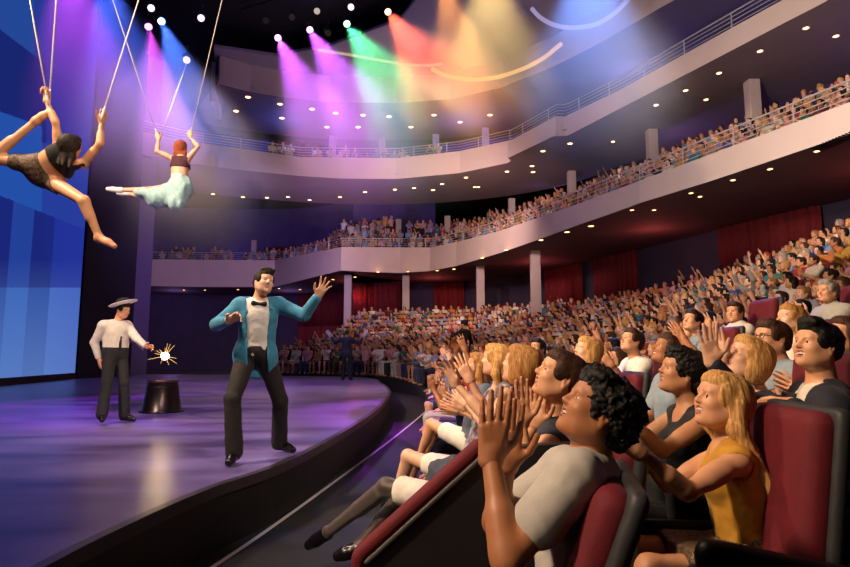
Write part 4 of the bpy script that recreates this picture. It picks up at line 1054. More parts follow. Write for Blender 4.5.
# ---- farther aerialist in the pale blue skirt, seen from behind
D = 9.2
J = dict(head=at(181, 148, D + .05), neck=at(180.5, 157.5, D), pel=at(179, 186, D))
J['hf'] = unit(np.array([.25, .9, .25])); J['hu'] = unit(np.array([.05, -.15, 1.0]))
J['sl'] = at(173.5, 159, D); J['sr'] = at(187.5, 159.5, D); J['hl'] = at(175, 187, D - .05); J['hr'] = at(183, 187, D + .03)
setarm(J, 'l', at(158.5, 139, D), np.array([-.4, -.5, -1]), .93); setarm(J, 'r', at(190, 137, D), np.array([1, -.3, -.4]), .93)
J['kl'] = at(150, 190, D - .1); J['al'] = at(121, 190, D - .1); J['tl'] = at(108, 189, D - .1)
J['kr'] = at(152, 199, D + .15); J['ar'] = at(128, 193.5, D + .2); J['tr'] = at(118, 193, D + .2)
chain_report('aerial2', J)
J['hairdir'] = np.array([.05, -.05, -1]); J['hairlen'] = .13; hz1 = np.array([at(179, 190, D)[0], D, 3.7])
root, L_, R_ = hero('aerialist with long ginger hair in a flowing pale blue skirt, seen from behind on ropes', hz1, J,
    dict(skin='fair', hair=('long', H_ginger), smile=.2, res=.011, fres=.005, hres=.005, shoes=cloth('shoe_white', 'E8E4E4'), wear=[
        ('top', 'tank', C_plum, dict(inf=.010, hem=.30, h=.008))]), fem=True, s=.97,
    hands=(dict(d=at(155, 130, D) - at(158.5, 139, D), t=(1, -.2, 0), n=(0, 1, 0), curl=1.0, spread=.02), dict(d=at(191, 130, D) - at(190, 137, D), t=(-.8, -.2, 0), n=(.2, 1, 0), curl=1.0, spread=.02)))
sk = [C(at(179, 176, D), .115, at(180, 188, D), .17, .05), C(at(182, 188, D), .17, at(176, 203, D - .1), .12, .06), C(at(176, 190, D), .16, at(158, 197, D - .05), .15, .06),
      C(at(158, 194, D - .05), .12, at(139, 192.5, D - .08), .07, .05), C(at(176, 200, D), .12, at(156, 203, D), .07, .06), C(at(156, 201, D), .08, at(140, 195, D), .05, .05)]
f = Field(*bounds(sk, .05), .010)
for p in sk: f.put(p)
f.noise(.016, 26, .004, 70, (1.0, .6, .45)); f.half(at(179, 175, D), Z_)
put_mesh('skirt', f.mesh(), [C_sky], root, hz1)
rope(at(103, -30, D), at(156.5, 133, D), 'left rope of the farther aerialist', .008); rope(at(229, -30, D + .2), at(191, 132, D), 'right rope of the farther aerialist', .008)
rope(at(187, 62, 17), at(160, 140, 10.4), 'faint slack rope hanging from the low lamp behind the farther aerialist', .012, False)

# ---- man in dark suit at the far end of the stage, back turned, arms spread with papers
D = 21.5; z0 = STAGE; c0_ = atz(346.5, 380.5, STAGE)
def standing(x, y, z, face, s=1):
    f = np.array([math.cos(face), math.sin(face), 0]); r = np.array([f[1], -f[0], 0]); G = lambda a, b, c: np.array([x, y, z]) + (r * a + f * b + Z_ * c) * s
    J = dict(pel=G(0, 0, .98), neck=G(0, -.02, 1.48), head=G(0, .01, 1.64), hf=f, hu=Z_, sl=G(-.19, -.02, 1.42), sr=G(.19, -.02, 1.42), hl=G(-.10, 0, .93), hr=G(.10, 0, .93),
             kl=G(-.12, .03, .51), kr=G(.12, .03, .51), al=G(-.13, 0, .09), ar=G(.13, 0, .09), tl=G(-.15, .14, .03), tr=G(.15, .14, .03),
             el=G(-.30, -.03, 1.16), er=G(.30, -.03, 1.16), wl=G(-.30, .12, .95), wr=G(.30, .12, .95))
    return J, G
J, G = standing(c0_[0], c0_[1], STAGE, PI / 2 - .2, 1.08)
setarm(J, 'l', G(-.62, .1, 1.50), (0, -.2, -1), 1.08); setarm(J, 'r', G(.50, .2, 1.48), (0, -.2, -1), 1.08)
root, L_, R_ = hero('person in a dark suit at the far stage end, arms spread, back turned', base_of(J, STAGE), J, dict(skin='tan', hair=('short', H_brown), smile=0, res=.02, fres=.012, hres=.012, shoes=C_lt,
    wear=[('jacket', 'jacket', cloth('suit_blue', '23284A'), dict(inf=.02, hem=-.2, h=.018, nz=False)), ('trousers', 'trousers', C_navy, dict(h=.018))]))
for sg, k_ in ((-1, 'l'), (1, 'r')):
    W = np.asarray(J['w' + k_]); d = unit(W - np.asarray(J['e' + k_])); m = MB(); x = unit(np.cross(d, Y_)); 
    c = W + d * .18 + Z_ * .02; R = Matrix([list(d), list(Y_ * .4 + x * .9), list(np.cross(d, Y_ * .4 + x * .9))]).transposed(); m.box(c - W, (.36, .15, .006), R=R)
    o = m.build('paper_sheet', cloth('paper', 'E0DCE0')); o.location = W
    tag(o, 'white sheet of paper in the %s hand of the suited person on the far stage' % ('left' if sg < 0 else 'right'), 'paper')
# ---- usher standing in black at the aisle
sx, sy = 1.15, 17.6; J, G = standing(sx, sy, .62, 2.5, 1.05)
setarm(J, 'l', G(-.25, .3, 1.2), (-1, -.2, -.5), 1.05)
root, L_, R_ = hero('standing usher in black with a small yellow badge, before the seated crowd', base_of(J, .62), J, dict(skin='tan', hair=('bun', H_dark), smile=0, res=.018, fres=.012, hres=.010, shoes=C_lt,
    wear=[('jacket', 'jacket', C_blackc, dict(inf=.02, hem=-.2, h=.016, nz=False)), ('trousers', 'trousers', C_blackc, dict(h=.016))]), fem=True)
p = at(459, 356.5, 17.0); 
m = MB(); bp0 = np.asarray(J['pel']) + np.array([-.17, -.13, .12]); m.box(bp0 - np.array([sx, sy, .62]), (.11, .02, .07), rz=-.3); o = m.build('badge', mat('badge_yellow', 'C8C850', .5), root); o.location = np.array([sx, sy, .62]) - np.array(root.location)
m = MB(); m.box((sx, sy, .31), (.9, .9, .62)); tag(m.build('platform', M_black), 'black standing block beneath the usher', 'platform')
# black step box beside the stage
bx = atz(404, 388, 0); m = MB(); m.box((bx[0] - .15, bx[1] + 1.2, .17), (1.5, 1.3, .34), rz=.2); tag(m.build('step_box', M_black, bevel=.02), 'low black step box on the floor at the far right of the stage', 'box')
# ------------------------------------------------------------------ theatre seats
def seat_meshes(h=.016):
    bx = lambda c, r, rr, m=0, R=None: ('b', c, np.array(r), R, rr, .012, m)
    tl = np.array([[1, 0, 0], [0, math.cos(.14), math.sin(.14)], [0, -math.sin(.14), math.cos(.14)]])
    cush = solid([bx((0, .02, .42), (.245, .25, .06), .045)], h)
    back = solid([bx((0, -.215, .76), (.25, .055, .36), .05, 0, tl), bx((0, -.20, .62), (.21, .07, .16), .06, 0, tl)], h)
    shell = solid([bx((0, -.262, .75), (.27, .028, .385), .027, 0, tl)], h)
    arm = solid([bx((0, .0, .60), (.03, .22, .03), .022), bx((0, -.03, .30), (.025, .16, .30), .02)], h)
    base = solid([bx((0, 0, .18), (.2, .12, .18), .02)], h * 1.5)
    return dict(cushion=(cush, [M_red]), backrest=(back, [M_red]), shell=(shell, [M_shell]), armrest=(arm, [M_dk]), base=(base, [M_dk]))
SEAT = {}
for k_, (vqm, ms) in seat_meshes().items():
    me = mesh_np('seat_' + k_, *vqm[:2]);
    for m_ in ms: me.materials.append(m_)
    SEAT[k_] = me
def add_seat(x, y, z, face, label, group='red theatre seats', sc=1, lean=0, parts=('cushion', 'backrest', 'shell', 'armrest', 'base')):
    root = thing('theatre_seat', (x, y, z), label, 'seat', group, face - PI / 2)
    for k_ in parts:
        for sx in ((-.27, .27) if k_ == 'armrest' else (0,)):
            o = bpy.data.objects.new(k_, SEAT[k_]); link(o, root); o.location = (sx, 0, 0)
            if sc != 1 and k_ in ('backrest', 'shell'): o.scale = (1, 1, sc)
            if lean and k_ in ('backrest', 'shell'):
                pv = Vector((0, -.2, .42)); o.rotation_euler = (lean, 0, 0); o.location = pv - Matrix.Rotation(lean, 3, 'X') @ pv
    return root
# ------------------------------------------------------------------ the near spectators
def sit(headpx, D, pelx=None, floor=None, hf=(-.9, 0, .35), hu=None, lean=0, s=1, face=PI, crossed=0, fem=False):
    h_ = at(headpx[0], headpx[1], D)
    fz = floor if floor is not None else h_[2] - 1.20 * s
    J, G, f, r, u = seated(h_[0] + (lean + .03) if pelx is None else pelx, D, fz, face, s, 0, crossed)
    J['hf'] = unit(np.array(hf)); J['hu'] = unit(np.array(hu)) if hu is not None else Z_ - .0 * X_
    J['head'] = h_; fr = frame(J['hf'], J['hu']); J['neck'] = h_ - fr[1] * .045 * s - np.array([0, 0, .145]) * s - f * (-.0)
    up = unit(J['neck'] - J['pel'])
    w = .165 if fem else .19
    for k_, sg in (('l', -1), ('r', 1)):
        J['s' + k_] = J['neck'] - up * .055 * s + r * sg * w * s
        J['w' + k_] = None
    return J, G, f, r, u, fz
def P6(label, J, spec, fz, **k):
    spec = dict(spec); spec.setdefault('fres', .0035)
    return hero(label, np.array([J['pel'][0], J['pel'][1], fz]), J, spec, **k)
UP = np.array([0, 0, 1.0])
# A: curly haired young man in the grey t-shirt
J, G, f, r, u, fz = sit((596, 413), 1.82, pelx=.44, floor=.0, hf=(-.84, -.08, .52), hu=(.5, 0, .85))
J['neck'] = at(590, 455, 1.86); J['sl'] = at(574, 477, 1.68); J['sr'] = at(566, 470, 2.02); J['pel'][0] = .42; J['hs'] = .93
setarm(J, 'l', at(491, 460, 1.70), at(470, 560, 1.6) - at(560, 480, 1.68)); setarm(J, 'r', at(507, 466, 1.84), (-1, .3, -1.2))
chain_report('A', J)
P6('young man with dark curly hair in a grey t-shirt, hands pressed together, nearest', J,
   dict(skin='brown', hair=('curly', H_black), smile=.7, res=.007, hres=.0026, fres=.0026, shoes=C_blackc, wear=[('t_shirt', 'tee', C_greytee, dict(inf=.014, sleeve=.55, neck=.062, h=.006)), ('trousers', 'trousers', C_navy, {})]), fz,
   hands=(dict(d=at(496, 402, 1.70) - at(491, 458, 1.70), t=(1, 0, .0), n=(0.1, 1, 0), curl=.06, spread=.05), dict(d=at(510, 402, 1.80) - at(507, 462, 1.82), t=(1, 0, .1), n=(0, -1, 0), curl=.05, spread=.05)))
add_seat(.12, 1.88, 0, PI - .22, 'red theatre seat with grey shell behind the curly haired man', sc=1.04, lean=.23)
# B: woman with the bun
J, G, f, r, u, fz = sit((560, 379), 2.62, floor=.03, hf=(-.86, -.1, .45), hu=(.42, 0, .9), fem=True)
J['neck'] = at(555, 418, 2.66); J['sl'] = at(549, 440, 2.50); J['sr'] = at(545, 434, 2.80)
setarm(J, 'l', at(521, 424, 2.38), (-.2, -.8, -1.2), .95); setarm(J, 'r', at(536, 424, 2.62), (-.4, .6, -1), .95)
P6('smiling woman with hair in a bun clapping high, beside the curly haired man', J,
   dict(skin='tan', hair=('bun', H_brown), smile=.9, res=.008, hres=.003, fres=.003, shoes=C_blackc, wear=[('top', 'tank', cloth('slate', '2A2E40'), dict(inf=.012, hem=-.02, h=.007)), ('trousers', 'trousers', C_blackc, {})]), fz, fem=True, s=.97,
   hands=(dict(d=at(518, 366, 2.36) - at(521, 424, 2.38), t=(1, .1, .1), n=(.5, -.7, 0), curl=.05, spread=.03), dict(d=at(541, 375, 2.6) - at(536, 424, 2.62), t=(.8, -.3, 0), n=(-.3, -1, 0), curl=.1, spread=.03)))
add_seat(.56, 2.62, 0, PI - .2, 'red theatre seat behind the woman with the bun')
# C: short blond woman with stockings
J, G, f, r, u, fz = sit((521, 366), 3.5, floor=.03, hf=(-.75, .45, .25), fem=True, crossed=0)
J['kl'] = at(386, 487, 3.75); J['al'] = at(327, 533, 4.15); J['tl'] = at(309, 545, 4.25) + np.array([0, 0, 0]); J['hl'] = J['pel'] + np.array([-.02, -.09, 0])
J['kr'] = at(402, 496, 3.95); J['ar'] = at(358, 548, 3.9); J['tr'] = at(338, 556, 3.9)
kk = unit(J['kl'] - J['hl']); J['pel'] = J['kl'] - kk * .55 + np.array([0, .07, .02]); J['hl'] = J['pel'] + np.array([0, -.09, -.01]); J['hr'] = J['pel'] + np.array([0, .09, -.01])
setarm(J, 'l', at(456, 384, 3.45), (-.1, -.2, -1), .95); setarm(J, 'r', at(470, 380, 3.8), (0, .3, -1), .95)
chain_report('C', J)
rc, _, _ = P6('woman with a blond bob, white skirt and dark stockings, legs stretched out', J,
   dict(skin='fair', hair=('bob', H_gold), smile=.5, res=.009, hres=.004, fres=.004, shoes=C_lt, wear=[('top', 'tee', C_red, dict(inf=.012, sleeve=.3, h=.009)), ('skirt', 'skirt', C_white, dict(length=.78, h=.008))]), fz, fem=True, s=.97,
   hands=(dict(d=at(446, 363, 3.42) - at(456, 384, 3.45), t=(.6, -.5, .2), n=(.2, -1, 0), curl=.25, spread=.2), None))
M_stock = mat('stocking', '3A2420', .5, var=.05, sheen=.5)
bb = np.array([J['pel'][0], J['pel'][1], fz])
for k_ in 'lr':
    q = solid([x for x in legs(J, True, .97, k_)] + feet(J, .97, k_), .008, .004, [(J['h' + k_] + (J['k' + k_] - J['h' + k_]) * .62, J['h' + k_] - J['k' + k_])])
    put_mesh('stocking', q, [M_stock], rc, bb)
# D: long blond woman, arm stretched out
J, G, f, r, u, fz = sit((497, 361), 4.3, floor=.03, hf=(-.85, .35, .15), fem=True)
J['kl'] = at(408, 456, 4.75); J['al'] = at(395, 500, 4.9); J['tl'] = at(385, 507, 4.95); J['kr'] = at(414, 458, 5.0); J['ar'] = at(404, 500, 5.1); J['tr'] = at(394, 507, 5.1)
kk = unit(J['kl'] - J['pel']); J['pel'] = J['kl'] - kk * .55 + np.array([0, .07, 0]); J['hl'] = J['pel'] + np.array([0, -.09, -.01]); J['hr'] = J['pel'] + np.array([0, .09, -.01])
J['hairdir'] = np.array([.15, -.1, -1]); J['hairlen'] = .16
setarm(J, 'l', at(466, 404, 4.2), (.1, -.5, -1), .95); setarm(J, 'r', at(464, 408, 4.5), (0, .3, -1), .95)
P6('woman with long wavy blond hair and bare knees, between two blond neighbours', J,
   dict(skin='fair', hair=('long', H_blond), smile=.5, res=.010, hres=.0045, fres=.005, shoes=C_lt, wear=[('top', 'tank', cloth('print', 'A89AA8', hex2='2A2838'), dict(inf=.012, h=.009)), ('skirt', 'skirt', C_white, dict(length=.6, h=.009))]), fz, fem=True, s=.97)
# jacket lying on her lap
q = solid([C((-.02, 0, 0), .07, (.22, .02, .05), .06, .04), C((.0, -.06, -.03), .05, (.2, -.1, .0), .06, .05), C((-.06, .0, -.08), .05, (.1, -.04, .03), .06, .05)], .010, 0, (), (.012, 38, .004, 90))
lp = at(440, 470, 4.35); o = put_mesh('folded_jacket', q, [cloth('denim', '3A4052')], None, (0, 0, 0)); o.location = lp; tag(o, 'dark grey jacket bundled on the lap of the long haired blond woman', 'jacket')
# D2: third pair of legs
J, G, f, r, u, fz = sit((479, 366), 5.5, floor=.12, hf=(-.9, .2, .2), fem=True)
J['kl'] = at(431, 424, 5.9); J['al'] = at(418, 462, 6.0); J['tl'] = at(410, 467, 6.05); J['kr'] = at(434, 428, 6.2); J['ar'] = at(424, 462, 6.3); J['tr'] = at(416, 467, 6.3)
kk = unit(J['kl'] - J['pel']); J['pel'] = J['kl'] - kk * .5 + np.array([0, .07, 0]); J['hl'] = J['pel'] + np.array([0, -.09, -.01]); J['hr'] = J['pel'] + np.array([0, .09, -.01])
setarm(J, 'l', at(458, 410, 5.3), (.1, -.4, -1), .95); setarm(J, 'r', at(456, 412, 5.6), (0, .3, -1), .95)
P6('woman with light brown hair and white shorts, legs farthest from the camera', J,
   dict(skin='tan', hair=('long', H_gold), smile=.5, res=.011, hres=.006, fres=.006, shoes=C_lt, wear=[('top', 'tee', cloth('bluegrey', '5A6478'), dict(inf=.012, h=.011)), ('shorts', 'skirt', C_white, dict(length=.6, h=.010))]), fz, fem=True, s=.97)
for x, y, l in ((.66, 3.5, 'red theatre seat behind the woman with the blond bob'), (.70, 4.3, 'red theatre seat behind the long haired blond woman'), (.68, 5.5, 'red theatre seat behind the woman in white shorts')): add_seat(x, y, 0, PI, l)
# sloping side panel with padded red top
pf, pn = at(482, 447, 2.28), at(362, 556, 2.28)
pr0 = thing('side_panel', ((pf[0] + pn[0]) / 2, 2.28, 0), 'black side panel with sloping red padded top in front of the curly haired man', 'panel')
m = MB(); bx0 = (pf[0] + pn[0]) / 2
poly_ = [(pn[0], 0), (pn[0], pn[2]), (pf[0], pf[2]), (.62, pf[2] + .02), (.62, 0)]
m.add([(x - bx0, -.03, z) for x, z in poly_] + [(x - bx0, .03, z) for x, z in poly_], [tuple(range(5)), tuple(range(5, 10))[::-1]] + [(i, i + 5, (i + 1) % 5 + 5, (i + 1) % 5) for i in range(5)])
m.build('panel', mat('panel_black', '1A171A', .5, var=.1), pr0)
o0 = np.array([bx0, 2.28, 0]); dp = unit(pf - pn); nn = np.cross(dp, [0, 1, 0]); nn = nn if nn[2] > 0 else -nn
Rb = np.stack([dp, [0, 1, 0], nn]); q = solid([('b', (pf + pn) / 2 + nn * .012 - o0, np.array([np.linalg.norm(pf - pn) / 2 + .01, .045, .024]), Rb, .018, .01, 0), ('b', pn - o0 + np.array([-.012, 0, -.2]), np.array([.024, .045, .22]), None, .018, .012, 0)], .009)
put_mesh('padded_rail', q, [M_red], pr0, (0, 0, 0))
q = solid([('b', (pf + pn) / 2 - nn * .020 + np.array([0, -.035, 0]) - o0, np.array([np.linalg.norm(pf - pn) / 2, .012, .010]), Rb, .006, .01, 0)], .006); put_mesh('edge_trim', q, [mat('trim_grey', '4A4442', .5)], pr0, (0, 0, 0))

# E: blond woman in the mustard tank top
J, G, f, r, u, fz = sit((722, 403), 2.42, pelx=1.26, floor=.16, hf=(-.95, -.12, .28), hu=(.25, 0, .95), fem=True)
J['neck'] = at(731, 440, 2.45); J['sl'] = at(737, 461, 2.30); J['sr'] = at(724, 453, 2.60); J['hairdir'] = np.array([.42, -.25, -1]); J['hairlen'] = .32
setarm(J, 'l', at(640, 452, 2.12), (-.3, -.2, -1), .97); setarm(J, 'r', at(632, 440, 2.55), (-.2, .1, -1), .97)
chain_report('E', J)
P6('blond woman in a mustard tank top reaching both arms forward, in the second row', J,
   dict(skin='tan', hair=('long', H_blond), smile=1, res=.007, hres=.0028, fres=.003, shoes=C_lt, wear=[('tank_top', 'tank', C_yellow, dict(inf=.012, hem=-.02, h=.006)), ('skirt', 'skirt', mat('sequin_skirt', '9A8468', .35, var=.3, scale=90, hex2='4A3A30', metal=.3, bump=.5, bscale=180), dict(length=.62, h=.008))]), fz, fem=True, s=.97)
add_seat(1.10, 2.30, .16, PI - .1, 'large red theatre seat behind the blond woman in mustard', sc=1.0)
a_ = solid([('b', (0, 0, .42), np.array([.27, .035, .43]), None, .03, .01, 0), ('b', (.02, 0, .80), np.array([.30, .055, .05]), None, .045, .02, 0)], .012)
o = put_mesh('armrest_panel', a_, [M_dk], None, (0, 0, 0)); o.location = (1.03, 1.98, 0.0); o.rotation_euler = (0, .14, -.25); tag(o, 'black armrest panel at the bottom right before the blond woman in mustard', 'armrest')
# F: black haired woman
J, G, f, r, u, fz = sit((681, 374), 3.05, floor=.16, hf=(-.92, -.05, .30), hu=(.3, 0, .95), fem=True)
setarm(J, 'l', at(622, 414, 2.85), (-.3, -.2, -1), .95); setarm(J, 'r', at(618, 404, 3.2), (-.2, .2, -1), .95); J['hairlen'] = .06
P6('woman with big black hair and earring in a sleeveless black dress, arms forward', J,
   dict(skin='olive', hair=('curly', H_black), smile=.7, res=.008, hres=.0032, fres=.0035, shoes=C_lt, wear=[('dress', 'tank', C_blackc, dict(inf=.012, hem=-.02, h=.007)), ('skirt', 'skirt', C_blackc, {})]), fz, fem=True, s=.97)
add_seat(1.42, 3.05, .16, PI, 'red theatre seat behind the woman with big black hair')
# G: blond woman with the raised palm
J, G, f, r, u, fz = sit((748, 361), 2.98, floor=.30, hf=(-.88, -.1, .42), hu=(.4, 0, .9), fem=True); J['hairlen'] = .04
setarm(J, 'l', at(712, 362, 2.62), (.1, -.3, -1), .95); setarm(J, 'r', at(722, 362, 3.0), (-.2, .3, -1), .95)
P6('laughing blond woman holding up her open palm, before the man in glasses', J,
   dict(skin='fair', hair=('bob', H_blond), smile=1, res=.008, hres=.0032, fres=.003, shoes=C_lt, wear=[('blouse', 'shirt', cloth('slate', '2A2E40'), dict(inf=.012, h=.008)), ('trousers', 'trousers', C_blackc, {})]), fz, fem=True, s=.97,
   hands=(dict(d=at(706, 324, 2.6) - at(711, 360, 2.62), t=(1, 0, .3), n=(-.3, -1, 0), curl=.02, spread=.13), dict(d=(-.1, 0, 1), t=(.5, -1, 0), n=(-.8, -.5, 0), curl=.1, spread=.05)))
add_seat(1.75, 3.0, .30, PI, 'red theatre seat behind the woman with the raised palm', sc=1.05)
# H: man in glasses
J, G, f, r, u, fz = sit((772, 340), 3.75, floor=.42, hf=(-.93, -.2, .15))
setarm(J, 'l', J['pel'] + np.array([-.3, -.1, .2]), (0, -.3, -1)); setarm(J, 'r', J['pel'] + np.array([-.3, .1, .2]), (0, .3, -1))
rh, Lh, Rh = P6('man with glasses and a grey blue polo shirt, left of the man in a suit', J,
   dict(skin='tan', hair=('short', H_brown), smile=.7, res=.009, hres=.0038, fres=.005, shoes=C_lt, wear=[('polo_shirt', 'tee', cloth('greyblue', '8A98A4'), dict(inf=.014, h=.009)), ('trousers', 'trousers', C_navy, {})]), fz)
m = MB(); b_ = np.array([J['pel'][0], J['pel'][1], fz])
for a in (-1, 1):
    m.tube([Lh(a * .033 + .021 * math.cos(t), .102, .010 + .017 * math.sin(t)) - b_ for t in np.linspace(0, 2 * PI, 14)], .0022, 5); m.tube([Lh(a * .054, .100, .014) - b_, Lh(a * .078, .0, .014) - b_], .002, 5)
m.tube([Lh(-.012, .104, .012) - b_, Lh(.012, .104, .012) - b_], .002, 5); m.build('glasses', M_dk, rh)
# I: man in the dark suit
J, G, f, r, u, fz = sit((817, 347), 2.72, floor=.30, hf=(-.95, -.22, .22), hu=(.2, 0, .97))
J['hs'] = .93; J['neck'] = at(822, 385, 2.76); J['sl'] = at(832, 408, 2.56); J['sr'] = at(806, 398, 2.96)
setarm(J, 'l', at(792, 405, 2.5), (.3, -.4, -1)); setarm(J, 'r', at(775, 395, 2.95), (.2, .3, -1))
ri, Li, Ri = P6('smiling dark haired man in a navy suit and open white shirt at the right edge', J,
   dict(skin='tan', hair=('quiff', H_black), smile=1, res=.008, hres=.003, fres=.0032, shoes=C_lt, wear=[('shirt', 'shirt', C_cream, dict(inf=.008, h=.007, neck=.058)), ('jacket', 'jacket', cloth('suit_navy', '191A2A'), dict(inf=.020, h=.008, neck=.075, hem=-.2, openf=0.0)), ('trousers', 'trousers', C_navy, {})]), fz,
   hands=(dict(d=(-1, .1, -.2), t=(0, .7, .8), n=(0, .8, -.6), curl=.5, spread=.03), dict(d=(-.9, -.5, -.3), t=(0, -.6, .8), n=(0, -.7, -.6), curl=.5, spread=.03)))
add_seat(1.86, 2.72, .30, PI, 'red theatre seat behind the man in the navy suit')
b_ = np.array([J['pel'][0], J['pel'][1], fz]); nb = np.asarray(J['neck']); _, _, up_t, fw_t, ac_t, _ = torso(J)
for sg in (-1, 1): put_mesh('collar', solid([C(nb + ac_t * .058 * sg + up_t * .035, .010, nb + ac_t * .050 * sg + fw_t * .085 - up_t * .045, .016, .01)], .005), [C_cream], ri, b_)
# further single spectators close enough to read
def extra(label, hp, D, floor, sk, hr, top, topk='tee', smile=.6, hf=(-.92, -.15, .25), fem=False, hl=None, hr2=None, hlen=None, seat=True, hands=None):
    J, G, f, r, u, fz = sit(hp, D, floor=floor, hf=hf, fem=fem)
    if hlen: J['hairlen'] = hlen
    p = J['pel']
    setarm(J, 'l', hl if hl is not None else p + np.array([-.32, -.08, .28]), (0, -.3, -1), .97); setarm(J, 'r', hr2 if hr2 is not None else p + np.array([-.32, .08, .28]), (0, .3, -1), .97)
    P6(label, J, dict(skin=sk, hair=hr, smile=smile, res=.011, hres=.0045, fres=.005, shoes=C_lt, wear=[('top', topk, top, dict(inf=.014, h=.010)), ('trousers', 'trousers', C_navy, dict(h=.012))]), fz, fem=fem, s=.98, hands=hands)
    if seat: add_seat(p[0] + .04, D, fz, PI, 'red theatre seat behind the ' + ' '.join(label.split(',')[0].split()[:10]))
extra('blond haired woman half hidden, behind the man in glasses', (791, 320), 4.7, .62, 'fair', ('long', H_gold), C_cream, hlen=.1, fem=True)
extra('red faced woman cut off by the right picture edge, behind the suited man', (846, 338), 3.5, .45, 'tan', ('bob', H_brown), C_plum, fem=True)
extra('man in a white polo shirt leaning back and clapping, beyond the black haired woman', (632, 342), 5.6, .35, 'tan', ('short', H_brown), C_white, hl=at(612, 366, 5.3), hr2=at(610, 362, 5.6), hf=(-.8, -.3, .35))
extra('bald browed man with raised hand, just behind the black haired woman', (668, 352), 4.2, .22, 'brown', ('short', H_brown), cloth('greyblue', '8A98A4'), hl=at(684, 340, 4.0), hf=(-.85, -.1, .45))
extra('man in a pale lilac shirt among the front rows, above the bun', (538, 349), 7.3, .1, 'tan', ('short', H_dark), cloth('lilac', '9A98B8'), hf=(-.6, -.6, .2))
extra('woman with blond hair partly hidden behind the bun', (588, 352), 4.9, .2, 'fair', ('bob', H_blond), C_cream, fem=True)
extra('dark haired man in blue, hands held up beside the raised palm', (693, 322), 6.2, .62, 'tan', ('short', H_dark), cloth('greyblue', '8A98A4'), hl=at(681, 338, 5.9), hr2=at(688, 334, 6.2), hf=(-.8, -.4, .3))
extra('man in a cream t-shirt behind the raised palm', (735, 313), 6.6, .95, 'tan', ('short', H_brown), C_cream, hf=(-.8, -.6, .1))
extra('grey haired man in a pale grey shirt near the right edge', (828, 292), 6.0, 1.05, 'tan', ('short', H_grey), cloth('palegrey', 'A8A49C'), hf=(-.9, -.3, .1))
# ------------------------------------------------------------------ the crowd
POSES = ['hands resting in the lap', 'clapping', 'clapping with hands apart', 'both arms raised', 'one arm raised', 'leaning forward clapping', 'hand at the chin', 'arms thrown wide', 'clapping overhead']
def crowd_joints(i, fem):
    J, G, f, r, u = seated(0, 0, 0, PI / 2, 1, .10 if i == 5 else 0)
    J['hf'] = unit(np.array([(-.25, .1, 0, .2, -.1, 0, .25, -.15, .05)[i], 1, (.05, .15, .1, .3, .2, .0, .05, .2, .3)[i]]))
    T = {0: ((-.10, .28, .62), (.10, .28, .62)), 1: ((-.03, .30, .90), (.04, .29, .88)), 2: ((-.12, .32, .96), (.12, .32, .96)), 3: ((-.26, .16, 1.44), (.26, .16, 1.44)), 4: ((-.20, .16, 1.46), (.10, .28, .64)),
         5: ((-.03, .42, 1.08), (.04, .42, 1.06)), 6: ((-.05, .16, 1.08), (.10, .26, .70)), 7: ((-.48, .2, 1.25), (.48, .2, 1.25)), 8: ((-.05, .12, 1.48), (.05, .12, 1.48))}[i]
    setarm(J, 'l', G(*T[0]), (-.6, -.3, -1)); setarm(J, 'r', G(*T[1]), (.6, -.3, -1))
    if fem:
        for k_, sg in (('l', 1), ('r', -1)): J['s' + k_] = J['s' + k_] + X_ * sg * .02
    return J
def crowd_meshes(i, fem, h, parts=('body', 'top', 'legs', 'hair'), hairs=('short', 'bob', 'long')):
    J = crowd_joints(i, fem); s = .97 if fem else 1.0; out = {}
    pr = torso(J, fem, s)[0] + neckp(J, fem, s) + arms(J, fem, s) + legs(J, fem, s) + feet(J, s)
    hp, R, L, S = head(J, fem, s, 0, False)
    for k_ in 'lr':
        up_ = i in (1, 2, 3, 4, 5, 7, 8)
        W = J['w' + k_]; d = W - J['e' + k_] if i not in (1, 2, 5) else Z_ + Y_ * .3
        if h < .017:
            tt = -Y_ if up_ else X_ * (1 if k_ == 'l' else -1)
            pr += hand(W, d, tt, X_ * (1 if k_ == 'l' else -1) if up_ else -Z_, .15, .08, 1.0)
        else: pr += fist(W, d)
    if h < .017:
        hp2 = head(J, fem, s, .8, True)[0]; out['body'] = merge([solid(pr, h), solid(hp2, .0055 if h < .012 else .0075)])
    else: out['body'] = solid(pr + hp, h)
    out['top'] = cloth_torso(J, 'tee', fem, s, h, inf=.016 + h * .15, sleeve=.6, nz=h < .02)
    out['top_long'] = cloth_torso(J, 'tee', fem, s, h, inf=.016 + h * .15, sleeve=1.95, nz=h < .02)
    out['legs'] = cloth_legs(J, 'trousers', fem, s, h, inf=.012 + h * .15) if not fem else cloth_legs(J, 'skirt', fem, s, h, inf=.012 + h * .15, length=.8)
    out['shorts'] = cloth_legs(J, 'shorts', fem, s, h, inf=.012 + h * .15, length=.8)
    for hs in hairs: out['hair_' + hs] = hair(dict(J, hairlen=.10), hs, s, h * .8, L, S, R)
    return out
TOPC = [('white', 'DDD4CC'), ('cream', 'CDBFA6'), ('red', '9E2226'), ('navy', '1E2444'), ('sky blue', '7C98B8'), ('pink', 'C98C8C'), ('teal', '2A6E78'), ('orange', 'C4702C'), ('grey', '87827E'), ('black', '17151A'), ('lilac', '8E84AC'), ('mustard', 'B88A30'), ('maroon', '5A1622'), ('tan', 'A8805C'), ('green', '3A6A4A'), ('blue', '34509A')]
LEGC = [('black', '1A181C'), ('denim', '33405C'), ('khaki', '8A7658'), ('white', 'C8C0B8'), ('navy', '20243C'), ('brown', '4A3426')]
HAIRC = [('dark', H_dark), ('brown', H_brown), ('blond', H_blond), ('grey', H_grey), ('ginger', H_ginger), ('black', H_black), ('golden', H_gold)]
